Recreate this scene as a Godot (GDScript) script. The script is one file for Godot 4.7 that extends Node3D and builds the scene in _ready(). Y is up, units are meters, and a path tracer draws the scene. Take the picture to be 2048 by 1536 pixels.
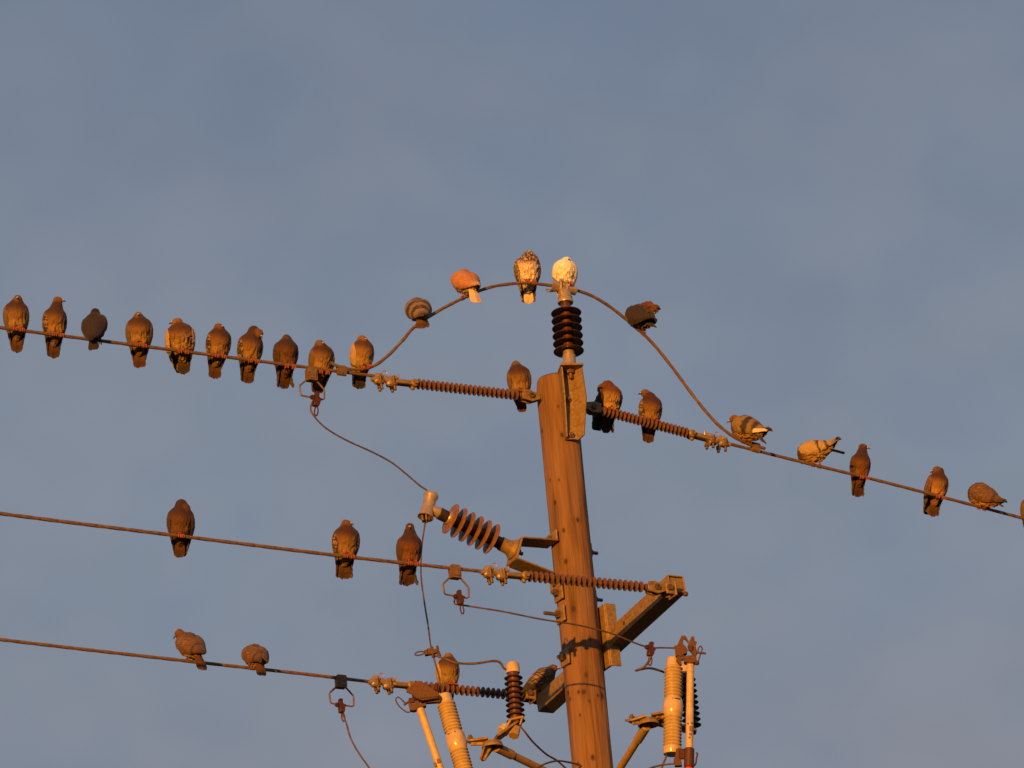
extends Node3D

# Pigeons resting on power lines round the top of a wooden utility pole, lit by a low orange sun.
# u runs along the power lines (to the right and away), v runs along the steel crossarm (to the right and towards us).
const F_LEN := 8112.0
var cam_at := Vector3(0, 1.6, 19.0)
var cr: Vector3
var cu: Vector3
var cf: Vector3
var u := Vector3(cos(deg_to_rad(31.0)), 0, -sin(deg_to_rad(31.0)))
var v := Vector3(sin(deg_to_rad(31.0)), 0, cos(deg_to_rad(31.0)))
var M := {}
var rng := RandomNumberGenerator.new()
var noise := FastNoiseLite.new()
var used := {}

# ------------------------------------------------------------------ where things stand
func ray(px: float, py: float) -> Vector3:
	return (cf + cr * ((px - 1024.0) / F_LEN) - cu * ((py - 768.0) / F_LEN)).normalized()

func hit(px: float, py: float, n: Vector3, c: float) -> Vector3:
	var d := ray(px, py)
	return cam_at + d * ((c - n.dot(cam_at)) / n.dot(d))

func W(px: float, py: float, c := 0.0) -> Vector3:      # on the upright plane through a power line
	return hit(px, py, v, c)

func Z(px: float, py: float, z: float) -> Vector3:      # on an upright plane facing the street
	return hit(px, py, Vector3(0, 0, 1), z)

# ------------------------------------------------------------------ naming and tagging
func numbered(called: String) -> String:
	if not used.has(called):
		used[called] = 0
		return called
	used[called] += 1
	return "%s_%03d" % [called, used[called]]

func tag(o: Node3D, label: String, category: String, group := "") -> Node3D:
	o.set_meta("label", label)
	o.set_meta("category", category)
	if group != "":
		o.set_meta("group", group)
	return o

func thing(called: String, label: String, category: String, at: Vector3, group := "") -> Node3D:
	var o := Node3D.new()
	o.name = numbered(called)
	add_child(o)
	o.position = at
	tag(o, label, category, group)
	return o

func part(called: String, st: SurfaceTool, m: Material, parent: Node3D) -> MeshInstance3D:
	# shapes are built in world metres; the part is shifted so that it hangs under its thing's base
	var o := MeshInstance3D.new()
	st.index()
	o.mesh = st.commit()
	o.material_override = m
	o.name = called
	o.cast_shadow = GeometryInstance3D.SHADOW_CASTING_SETTING_ON
	parent.add_child(o, true)
	var off := Vector3.ZERO
	var p: Node = parent
	while p != self and p is Node3D:
		off += p.position
		p = p.get_parent()
	o.position = -off
	return o

func lone(called: String, st: SurfaceTool, m: Material, label: String, category: String, group := "") -> MeshInstance3D:
	var o := MeshInstance3D.new()
	st.index()
	o.mesh = st.commit()
	o.material_override = m
	o.name = numbered(called)
	add_child(o)
	tag(o, label, category, group)
	return o

# ------------------------------------------------------------------ mesh helpers
func mb() -> SurfaceTool:
	var st := SurfaceTool.new()
	st.begin(Mesh.PRIMITIVE_TRIANGLES)
	return st

func tri(st: SurfaceTool, a: Vector3, b: Vector3, c: Vector3, na: Vector3, nb: Vector3, nc: Vector3) -> void:
	if (b - a).cross(c - a).dot(na + nb + nc) > 0.0:
		st.set_normal(na); st.add_vertex(a)
		st.set_normal(nc); st.add_vertex(c)
		st.set_normal(nb); st.add_vertex(b)
	else:
		st.set_normal(na); st.add_vertex(a)
		st.set_normal(nb); st.add_vertex(b)
		st.set_normal(nc); st.add_vertex(c)

func quad(st: SurfaceTool, a: Vector3, b: Vector3, c: Vector3, d: Vector3, na: Vector3, nb: Vector3, nc: Vector3, nd: Vector3) -> void:
	tri(st, a, b, c, na, nb, nc)
	tri(st, a, c, d, na, nc, nd)

func frame(dir: Vector3, up := Vector3.UP) -> Basis:     # y along dir
	var y := dir.normalized()
	if absf(y.dot(up)) > 0.97:
		up = v
	var x := up.cross(y).normalized()
	return Basis(x, y, x.cross(y).normalized())

func lathe(st: SurfaceTool, base: Vector3, dir: Vector3, prof: Array, n := 24) -> void:
	# prof: [radius, height] pairs along dir
	var b := frame(dir)
	var segn := []
	for i in prof.size() - 1:
		var dr: float = prof[i + 1][0] - prof[i][0]
		var dh: float = prof[i + 1][1] - prof[i][1]
		var nn := Vector2(dh, -dr)
		segn.append(nn.normalized() if nn.length() > 1e-9 else Vector2(1, 0))
	for i in prof.size() - 1:
		var n0: Vector2 = segn[i]
		var n1: Vector2 = segn[i]
		if i > 0 and segn[i - 1].dot(segn[i]) > 0.72:
			n0 = (segn[i - 1] + segn[i]).normalized()
		if i < segn.size() - 1 and segn[i + 1].dot(segn[i]) > 0.72:
			n1 = (segn[i + 1] + segn[i]).normalized()
		for k in n:
			var a0 := TAU * k / n
			var a1 := TAU * (k + 1) / n
			var d0 := b.x * cos(a0) + b.z * sin(a0)
			var d1 := b.x * cos(a1) + b.z * sin(a1)
			var h0: Vector3 = base + b.y * prof[i][1]
			var h1: Vector3 = base + b.y * prof[i + 1][1]
			var r0: float = prof[i][0]
			var r1: float = prof[i + 1][0]
			quad(st, h0 + d0 * r0, h0 + d1 * r0, h1 + d1 * r1, h1 + d0 * r1,
				d0 * n0.x + b.y * n0.y, d1 * n0.x + b.y * n0.y, d1 * n1.x + b.y * n1.y, d0 * n1.x + b.y * n1.y)

func cyl(st: SurfaceTool, a: Vector3, b: Vector3, r: float, n := 16, bev := 0.0) -> void:
	var l := a.distance_to(b)
	if bev <= 0.0:
		bev = minf(r, l) * 0.15
	lathe(st, a, b - a, [[0.0, 0.0], [r - bev, 0.0], [r, bev], [r, l - bev], [r - bev, l], [0.0, l]], n)

func hexnut(st: SurfaceTool, a: Vector3, b: Vector3, r: float) -> void:
	var f := frame(b - a)
	var l := a.distance_to(b)
	for k in 6:
		var d0 := f.x * cos(TAU * k / 6.0) + f.z * sin(TAU * k / 6.0)
		var d1 := f.x * cos(TAU * (k + 1) / 6.0) + f.z * sin(TAU * (k + 1) / 6.0)
		var nn := (d0 + d1).normalized()
		var t := f.y * l
		quad(st, a + d0 * r, a + d1 * r, a + d1 * r + t, a + d0 * r + t, nn, nn, nn, nn)
		tri(st, a + t, a + t + d0 * r, a + t + d1 * r, f.y, f.y, f.y)
		tri(st, a, a + d0 * r, a + d1 * r, -f.y, -f.y, -f.y)

func tube(st: SurfaceTool, pts: Array, rad, n := 10, lobes := 0, pitch := 0.1) -> void:
	# a round bar or wire along points; with lobes it is a twisted strand
	var cnt := pts.size()
	var t0: Vector3 = (pts[1] - pts[0]).normalized()
	var x := (Vector3.UP if absf(t0.y) < 0.9 else v).cross(t0).normalized()
	var rings := []
	var norms := []
	var along := 0.0
	for i in cnt:
		var tg: Vector3
		if i == 0: tg = t0
		elif i == cnt - 1: tg = (pts[i] - pts[i - 1]).normalized()
		else: tg = (pts[i + 1] - pts[i - 1]).normalized()
		x = (x - tg * x.dot(tg)).normalized()
		var y := tg.cross(x)
		if i > 0: along += pts[i].distance_to(pts[i - 1])
		var r: float = rad[i] if rad is Array else rad
		var ring := []
		var nr := []
		for k in n:
			var a := TAU * k / n
			var rr := r
			var d := x * cos(a) + y * sin(a)
			var nn := d
			if lobes > 0:
				var ph := lobes * a - TAU * along / pitch
				rr = r * (0.92 + 0.08 * cos(ph))
				nn = (d + (x * -sin(a) + y * cos(a)) * 0.55 * sin(ph)).normalized()
			ring.append(pts[i] + d * rr)
			nr.append(nn)
		rings.append(ring)
		norms.append(nr)
	for i in cnt - 1:
		for k in n:
			var q := (k + 1) % n
			quad(st, rings[i][k], rings[i][q], rings[i + 1][q], rings[i + 1][k], norms[i][k], norms[i][q], norms[i + 1][q], norms[i + 1][k])
	for e in [0, cnt - 1]:
		var nn: Vector3 = (pts[0] - pts[1]).normalized() if e == 0 else (pts[cnt - 1] - pts[cnt - 2]).normalized()
		for k in n:
			tri(st, pts[e], rings[e][k], rings[e][(k + 1) % n], nn, nn, nn)

func smooth_path(ctrl: Array, step := 0.02) -> Array:
	var c := Curve3D.new()
	var n := ctrl.size()
	for i in n:
		var a: Vector3 = ctrl[maxi(i - 1, 0)]
		var b: Vector3 = ctrl[mini(i + 1, n - 1)]
		var tg := (b - a) / 6.0
		if i > 0 and i < n - 1:
			var l0: float = ctrl[i].distance_to(a)
			var l1: float = ctrl[i].distance_to(b)
			var dd := (b - a).normalized()
			c.add_point(ctrl[i], -dd * l0 / 3.0, dd * l1 / 3.0)
		else:
			c.add_point(ctrl[i], -tg, tg)
	var l := c.get_baked_length()
	var out := []
	var k := maxi(2, int(l / step))
	for i in k + 1:
		out.append(c.sample_baked(l * i / k, true))
	return out

func box(st: SurfaceTool, c: Vector3, b: Basis, size: Vector3, bev := 0.002) -> void:
	# a block with chamfered edges
	var h := size * 0.5
	bev = minf(bev, minf(h.x, minf(h.y, h.z)) * 0.6)
	var corner := func(sx: float, sy: float, sz: float, ax: int) -> Vector3:
		var p := Vector3(sx * (h.x - (0.0 if ax == 0 else bev)), sy * (h.y - (0.0 if ax == 1 else bev)), sz * (h.z - (0.0 if ax == 2 else bev)))
		return c + b * p
	for s in [-1.0, 1.0]:
		quad(st, corner.call(s, -1, -1, 0), corner.call(s, 1, -1, 0), corner.call(s, 1, 1, 0), corner.call(s, -1, 1, 0), b.x * s, b.x * s, b.x * s, b.x * s)
		quad(st, corner.call(-1, s, -1, 1), corner.call(1, s, -1, 1), corner.call(1, s, 1, 1), corner.call(-1, s, 1, 1), b.y * s, b.y * s, b.y * s, b.y * s)
		quad(st, corner.call(-1, -1, s, 2), corner.call(1, -1, s, 2), corner.call(1, 1, s, 2), corner.call(-1, 1, s, 2), b.z * s, b.z * s, b.z * s, b.z * s)
		for t in [-1.0, 1.0]:
			var nz = (b.x * s + b.y * t).normalized()
			quad(st, corner.call(s, t, -1, 0), corner.call(s, t, 1, 0), corner.call(s, t, 1, 1), corner.call(s, t, -1, 1), nz, nz, nz, nz)
			var ny = (b.x * s + b.z * t).normalized()
			quad(st, corner.call(s, -1, t, 0), corner.call(s, 1, t, 0), corner.call(s, 1, t, 2), corner.call(s, -1, t, 2), ny, ny, ny, ny)
			var nx = (b.y * s + b.z * t).normalized()
			quad(st, corner.call(-1, s, t, 1), corner.call(1, s, t, 1), corner.call(1, s, t, 2), corner.call(-1, s, t, 2), nx, nx, nx, nx)
			for w in [-1.0, 1.0]:
				var nn = (b.x * s + b.y * t + b.z * w).normalized()
				tri(st, corner.call(s, t, w, 0), corner.call(s, t, w, 1), corner.call(s, t, w, 2), nn, nn, nn)

func bar(st: SurfaceTool, a: Vector3, b: Vector3, wide: float, thick: float, side: Vector3, bev := 0.002) -> void:
	# a flat bar from a to b, its width along side
	var y := (b - a).normalized()
	var x := (side - y * side.dot(y)).normalized()
	box(st, (a + b) * 0.5, Basis(x, y, x.cross(y)), Vector3(wide, a.distance_to(b), thick), bev)

func prism(st: SurfaceTool, poly: Array, nrm: Vector3, thick: float) -> void:
	# a plate cut to an outline (points in one plane), thick along nrm, with a small chamfer
	var n := poly.size()
	var o: Vector3 = poly[0]
	var ex: Vector3 = (poly[1] - poly[0]).normalized()
	var ey := nrm.cross(ex).normalized()
	var flat := PackedVector2Array()
	var mid := Vector3.ZERO
	for p in poly:
		flat.append(Vector2((p - o).dot(ex), (p - o).dot(ey)))
		mid += p / n
	var ids := Geometry2D.triangulate_polygon(flat)
	var h := nrm * thick * 0.5
	for s in [1.0, -1.0]:
		for i in range(0, ids.size(), 3):
			tri(st, poly[ids[i]] + h * s, poly[ids[i + 1]] + h * s, poly[ids[i + 2]] + h * s, nrm * s, nrm * s, nrm * s)
	var area := 0.0
	for i in n:
		area += flat[i].cross(flat[(i + 1) % n])
	for i in n:
		var a: Vector3 = poly[i]
		var b: Vector3 = poly[(i + 1) % n]
		var nn := (b - a).cross(nrm).normalized() * signf(area)
		quad(st, a + h, b + h, b - h, a - h, nn, nn, nn, nn)

func plate(st: SurfaceTool, px: Array, z: float, thick: float) -> void:
	var pts := []
	for p in px:
		pts.append(Z(p[0], p[1], z))
	prism(st, pts, Vector3(0, 0, 1), thick)

func ball(st: SurfaceTool, c: Vector3, r: float, n := 10, squash := Vector3.ONE) -> void:
	for i in n / 2:
		var t0 := PI * i / (n / 2) - PI / 2
		var t1 := PI * (i + 1) / (n / 2) - PI / 2
		for k in n:
			var a0 := TAU * k / n
			var a1 := TAU * (k + 1) / n
			var p := [Vector3(cos(t0) * cos(a0), sin(t0), cos(t0) * sin(a0)), Vector3(cos(t0) * cos(a1), sin(t0), cos(t0) * sin(a1)),
				Vector3(cos(t1) * cos(a1), sin(t1), cos(t1) * sin(a1)), Vector3(cos(t1) * cos(a0), sin(t1), cos(t1) * sin(a0))]
			quad(st, c + p[0] * squash * r, c + p[1] * squash * r, c + p[2] * squash * r, c + p[3] * squash * r, p[0], p[1], p[2], p[3])

# ------------------------------------------------------------------ materials
func lin(r: float, g: float, b: float) -> Color:
	return Color(r, g, b).linear_to_srgb()

func mottle(seed_: int, freq: float, dark: Color, light: Color, power := 1.0, oct := 5) -> ImageTexture:
	var nz := FastNoiseLite.new()
	nz.seed = seed_
	nz.frequency = freq
	nz.fractal_octaves = oct
	var g := nz.get_seamless_image(256, 256)
	var im := Image.create(256, 256, true, Image.FORMAT_RGB8)
	for y in 256:
		for x in 256:
			im.set_pixel(x, y, dark.lerp(light, pow(g.get_pixel(x, y).r, power)))
	im.generate_mipmaps()
	return ImageTexture.create_from_image(im)

func mat(c: Color, rough: float, metal := 0.0, tex: Texture2D = null, scale_ := 8.0) -> StandardMaterial3D:
	var m := StandardMaterial3D.new()
	m.albedo_color = c
	m.roughness = rough
	m.metallic = metal
	if tex:
		m.albedo_texture = tex
		m.uv1_triplanar = true
		m.uv1_scale = Vector3.ONE * scale_
	return m

func make_materials() -> void:
	var grime := mottle(3, 0.02, Color(0.55, 0.5, 0.46), Color(1.15, 1.1, 1.05), 0.8)
	var rust := mottle(5, 0.03, Color(0.5, 0.36, 0.26), Color(1, 1, 1), 0.4)
	var clean := mottle(7, 0.02, Color(0.82, 0.80, 0.77), Color(1.06, 1.05, 1.04), 0.8)
	M.steel = mat(lin(0.33, 0.235, 0.095), 0.62, 0.25, rust, 5.0)
	M.zinc = mat(lin(0.23, 0.16, 0.07), 0.6, 0.2, grime, 7.0)
	M.bolt = mat(lin(0.20, 0.14, 0.07), 0.55, 0.4, rust, 9.0)
	M.aluminium = mat(lin(0.50, 0.37, 0.19), 0.30, 0.5, clean, 9.0)
	M.cap_metal = mat(lin(0.50, 0.40, 0.26), 0.33, 0.5, clean, 7.0)
	M.bronze = mat(lin(0.10, 0.034, 0.009), 0.6, 0.2, rust, 11.0)
	M.wire = mat(lin(0.215, 0.148, 0.08), 0.6, 0.2, grime, 6.0)
	M.tap = mat(lin(0.125, 0.088, 0.048), 0.6, 0.15, grime, 6.0)
	M.polymer = mat(lin(0.155, 0.082, 0.033), 0.6, 0.0, grime, 7.0)
	M.post_polymer = mat(lin(0.24, 0.135, 0.05), 0.5, 0.0, grime, 5.0)
	M.brown_glaze = mat(lin(0.105, 0.048, 0.024), 0.35, 0.0, grime, 5.0)
	M.dark_polymer = mat(lin(0.035, 0.026, 0.022), 0.45, 0.0, grime, 6.0)
	M.porcelain = mat(lin(0.55, 0.42, 0.20), 0.22, 0.0, clean, 4.0)
	M.porcelain.clearcoat_enabled = true
	M.porcelain.clearcoat = 0.7
	M.porcelain.clearcoat_roughness = 0.12
	M.fibreglass = mat(lin(0.56, 0.42, 0.19), 0.35, 0.0, clean, 6.0)
	M.arm_tube = mat(lin(0.36, 0.235, 0.075), 0.45, 0.0, clean, 5.0)
	M.ink = mat(lin(0.05, 0.035, 0.03), 0.7)
	M.label = mat(lin(0.16, 0.08, 0.05), 0.6)
	M.red = mat(lin(0.55, 0.03, 0.03), 0.5)
	var fluff := mottle(11, 0.06, Color(0.86, 0.85, 0.84), Color(1.0, 1.0, 1.0), 0.7, 3)
	M.plumage = mat(Color.WHITE, 0.85, 0.0, fluff, 14.0)
	M.plumage.vertex_color_use_as_albedo = true
	M.plumage.rim_enabled = true
	M.plumage.rim = 0.15
	M.beak = mat(lin(0.05, 0.04, 0.04), 0.5)
	M.cere = mat(lin(0.62, 0.55, 0.48), 0.7)
	M.eye = mat(lin(0.30, 0.07, 0.02), 0.15)
	M.foot = mat(lin(0.29, 0.07, 0.022), 0.6)
	M.wood = wood()

func wood() -> StandardMaterial3D:
	# grey brown pole timber: long grain streaks, drying checks and the stubs of knots
	var w := 512
	var h := 1536
	var im := Image.create(w, h, true, Image.FORMAT_RGB8)
	var g1 := FastNoiseLite.new(); g1.seed = 21; g1.frequency = 1.0; g1.fractal_octaves = 3
	var g2 := FastNoiseLite.new(); g2.seed = 22; g2.frequency = 1.0; g2.fractal_octaves = 2
	# knots: [turn round the pole 0..1, metres below the top, size, darkness]
	var knots := []
	var kr := RandomNumberGenerator.new()
	kr.seed = 77
	for i in 34:
		knots.append([kr.randf(), kr.randf() * 3.0, kr.randf_range(0.009, 0.016), kr.randf_range(0.5, 1.0)])
	for k in knot_spots:
		knots.append(k)
	var checks := []
	for i in 13:
		checks.append([kr.randf(), kr.randf() * 2.4, kr.randf_range(0.25, 1.1), kr.randf_range(0.0012, 0.0030)])
	checks.append([check_turn, 0.95, 2.2, 0.0028])
	var base := Color(0.198, 0.101, 0.036)
	for y in h:
		var m := 3.0 * y / h
		for x in w:
			var a := TAU * x / w
			var cx := cos(a)
			var sx := sin(a)
			var bend := 0.0
			var knot := 0.0
			var halo := 0.0
			for k in knots:
				var dy: float = m - k[1]
				if absf(dy) < 0.12:
					var dx: float = x / float(w) - k[0]
					dx = (dx - roundf(dx)) * 0.64
					var s: float = k[2]
					var q: float = sqrt(dx * dx * 1.9 + dy * dy * 0.8) / s
					if q < 5.0:
						halo += exp(-q * q * 0.16) * k[3] * 0.35
						knot = maxf(knot, clampf(1.25 - q, 0, 1) * k[3])
						bend += dx * exp(-dy * dy / (s * s * 9.0)) * 1.2 * exp(-q * 0.4)
			var streak := g1.get_noise_3d(cx * 16.0 + bend * 60.0, sx * 16.0 + bend * 60.0, m * 0.9)
			var fine := g2.get_noise_3d(cx * 48.0, sx * 48.0, m * 3.0)
			var broad := g2.get_noise_3d(cx * 1.2, sx * 1.2, m * 1.3 + 40.0)
			var rough_ := g1.get_noise_3d(cx * 9.0 + 20.0, sx * 9.0, m * 5.0)
			var t := 1.0 + streak * 0.28 + fine * 0.22 + broad * 0.62 + rough_ * 0.22 - halo * 0.42
			var c := Color(base.r * t, base.g * t, base.b * t)
			c = c.lerp(Color(0.165, 0.098, 0.062), clampf(broad * 1.5 + streak * 0.3 + 0.15, 0, 0.7))
			c = c.lerp(Color(0.035, 0.014, 0.007), clampf(knot * 1.4, 0.0, 0.95))
			for k in checks:
				if m > k[1] and m < k[1] + k[2]:
					var dx: float = x / float(w) - k[0] - 0.004 * sin(m * 5.0 + k[0] * 30.0)
					dx = absf(dx - roundf(dx)) * 0.64
					if dx < k[3]:
						c = c.lerp(Color(0.05, 0.03, 0.02), 0.8 * (1.0 - dx / k[3]))
			im.set_pixel(x, y, Color(clampf(c.r, 0, 1), clampf(c.g, 0, 1), clampf(c.b, 0, 1)).linear_to_srgb())
	im.generate_mipmaps()
	var m := StandardMaterial3D.new()
	m.albedo_texture = ImageTexture.create_from_image(im)
	m.roughness = 0.82
	var bump := Image.create(w, h, true, Image.FORMAT_RGB8)
	for y in h:
		for x in w:
			var l := im.get_pixel(x, y).get_luminance()
			bump.set_pixel(x, y, Color(l, l, l))
	bump.bump_map_to_normal_map(3.0)
	bump.generate_mipmaps()
	m.normal_enabled = true
	m.normal_texture = ImageTexture.create_from_image(bump)
	m.normal_scale = 0.55
	return m

var knot_spots := []
var check_turn := 0.2

# ------------------------------------------------------------------ sky
func sky_image() -> Image:
	var w := 2048
	var h := 1024
	var im := Image.create(w, h, false, Image.FORMAT_RGBF)
	var n1 := FastNoiseLite.new(); n1.seed = 4; n1.frequency = 1.0; n1.fractal_octaves = 4
	var n2 := FastNoiseLite.new(); n2.seed = 9; n2.frequency = 1.0; n2.fractal_octaves = 3
	var sun_flat := Vector2(sin(deg_to_rad(SUN_AZ)), cos(deg_to_rad(SUN_AZ)))
	for y in h:
		var el := PI / 2 - PI * (y + 0.5) / h
		var se := sin(el)
		var ce := cos(el)
		for x in w:
			var a := TAU * (x + 0.5) / w
			var d := Vector3(sin(a) * ce, se, -cos(a) * ce)
			var c: Vector3
			if se < -0.02:
				c = Vector3(0.10, 0.095, 0.095)
			else:
				var up := maxf(se, 0.0)
				var low := Vector3(0.252, 0.243, 0.288).lerp(Vector3(0.206, 0.255, 0.336), smoothstep(0.20, 0.38, up))
				c = low.lerp(Vector3(0.130, 0.178, 0.278), smoothstep(0.36, 0.62, up))
				# high thin cloud: a flat sheet seen along its length
				var k := 1.0 / (up + 0.12)
				var p := Vector3(d.x * k, d.z * k, 0)
				var s := n1.get_noise_2d(p.x * 2.6 + p.y * 1.1 + 5.0, p.y * 2.4 - p.x * 0.7)
				var s2 := n2.get_noise_2d(p.x * 7.0 + p.y * 5.5, p.y * 4.6 - p.x * 2.0 + 11.0)
				var s3 := n1.get_noise_3d(d.x * 15.0 + 3.0, d.y * 19.0, d.z * 15.0)
				var s4 := n2.get_noise_3d(d.x * 38.0, d.y * 46.0 + 9.0, d.z * 38.0)
				var cl := s * 0.55 + s2 * 0.30 + s3 * 0.40 + s4 * 0.34
				c *= 1.0 + cl * 0.11
				c = c.lerp(c * Vector3(1.055, 1.0, 0.955), clampf(0.5 + (s * 0.6 + s3 + s4 * 0.6) * 1.2, 0, 1))
				# the glow round the rising sun, behind the camera
				var toward := (d.x * sun_flat.x + d.z * sun_flat.y)
				var g := pow(clampf(toward * 0.5 + 0.5, 0, 1), 6.0) * exp(-up * 5.0)
				c += Vector3(0.75, 0.30, 0.07) * g
				c *= Vector3(0.825, 0.815, 0.80)
			im.set_pixel(x, y, Color(c.x, c.y, c.z))
	return im

const SUN_AZ := -16.5
const SUN_EL := 2.3

# ------------------------------------------------------------------ build
func _ready() -> void:
	rng.seed = 5
	noise.seed = 8
	noise.frequency = 1.0
	noise.fractal_octaves = 2
	# camera: looking up at the pole top through a long lens, held a little crooked
	var pitch := deg_to_rad(24.0)
	var yaw := deg_to_rad(CAM_YAW)
	var roll := deg_to_rad(CAM_ROLL)
	cf = Vector3(sin(yaw) * cos(pitch), sin(pitch), -cos(yaw) * cos(pitch))
	var r0 := Vector3(cos(yaw), 0, sin(yaw))
	var u0 := r0.cross(cf)
	cr = r0 * cos(roll) - u0 * sin(roll)
	cu = r0 * sin(roll) + u0 * cos(roll)
	var cam := Camera3D.new()
	cam.name = "camera"
	cam.fov = rad_to_deg(2.0 * atan(768.0 / F_LEN))
	cam.near = 0.1
	cam.far = 4000.0
	cam.transform = Transform3D(Basis(cr, cu, -cf), cam_at)
	add_child(cam)
	cam.current = true

	var env := Environment.new()
	env.background_mode = Environment.BG_SKY
	var pano := PanoramaSkyMaterial.new()
	pano.panorama = ImageTexture.create_from_image(sky_image())
	var sky := Sky.new()
	sky.sky_material = pano
	env.sky = sky
	env.ambient_light_source = Environment.AMBIENT_SOURCE_SKY
	env.tonemap_mode = Environment.TONE_MAPPER_LINEAR
	env.tonemap_exposure = 1.22
	env.sdfgi_enabled = true
	env.ssao_enabled = true
	env.ssil_enabled = true
	var we := WorldEnvironment.new()
	we.name = "world_environment"
	we.environment = env
	add_child(we)

	var sun := DirectionalLight3D.new()
	sun.name = "sun"
	sun.light_color = lin(1.0, 0.385, 0.035)
	sun.light_energy = 1.6
	sun.light_angular_distance = 0.5
	sun.shadow_enabled = true
	var az := deg_to_rad(SUN_AZ)
	var el := deg_to_rad(SUN_EL)
	var to_sun := Vector3(sin(az) * cos(el), sin(el), cos(az) * cos(el))
	add_child(sun)
	sun.look_at_from_position(to_sun * 50.0, Vector3.ZERO, Vector3.UP)

	find_knots()
	make_materials()
	build_ground()
	build_pole()
	build_lines()
	build_post_insulators()
	build_crossarm()
	build_cutouts()
	build_pigeons()

const CAM_YAW := -0.72
const CAM_ROLL := 5.3
const POLE_TOP := 10.06
const POLE_C := Vector3(-0.0165, 0, 0)
const POLE_R := 0.1

func pole_hit(px: float, py: float) -> Vector3:
	var d := ray(px, py)
	var o := cam_at - POLE_C
	var a := d.x * d.x + d.z * d.z
	var b := o.x * d.x + o.z * d.z
	var c := o.x * o.x + o.z * o.z - POLE_R * POLE_R
	return cam_at + d * ((-b - sqrt(maxf(b * b - a * c, 0.0))) / a)

func find_knots() -> void:
	for k in [[1110, 1005, 0.011, 0.9], [1155, 1040, 0.011, 1.0], [1132, 1123, 0.013, 1.0], [1147, 1218, 0.014, 1.0], [1137, 1386, 0.011, 1.0],
			[1167, 1384, 0.012, 0.9], [1157, 1384, 0.009, 0.8], [1204, 1392, 0.015, 0.8], [1124, 870, 0.012, 0.7], [1085, 862, 0.012, 0.6],
			[1100, 960, 0.009, 0.5], [1118, 960, 0.008, 0.5], [1160, 1430, 0.008, 0.6], [1185, 1515, 0.013, 0.7], [1156, 1528, 0.012, 0.5], [1172, 1350, 0.012, 0.5]]:
		var p := pole_hit(k[0], k[1]) - POLE_C
		knot_spots.append([fposmod(atan2(p.x, p.z) / TAU, 1.0), POLE_TOP - p.y, k[2] * 1.15, minf(k[3] * 1.25, 1.0)])
	var q := pole_hit(1192, 1400) - POLE_C
	check_turn = fposmod(atan2(q.x, q.z) / TAU, 1.0)

func build_ground() -> void:
	var st := mb()
	for k in 48:
		var a0 := TAU * k / 48.0
		var a1 := TAU * (k + 1) / 48.0
		tri(st, Vector3.ZERO, Vector3(cos(a0), 0, sin(a0)) * 2500.0, Vector3(cos(a1), 0, sin(a1)) * 2500.0, Vector3.UP, Vector3.UP, Vector3.UP)
	var o := MeshInstance3D.new()
	o.mesh = st.commit()
	o.name = "ground"
	o.material_override = mat(lin(0.10, 0.09, 0.06), 0.95, 0.0, mottle(31, 0.03, Color(0.6, 0.6, 0.5), Color(1, 1, 1)), 0.4)
	o.set_meta("kind", "structure")
	add_child(o)

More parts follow.
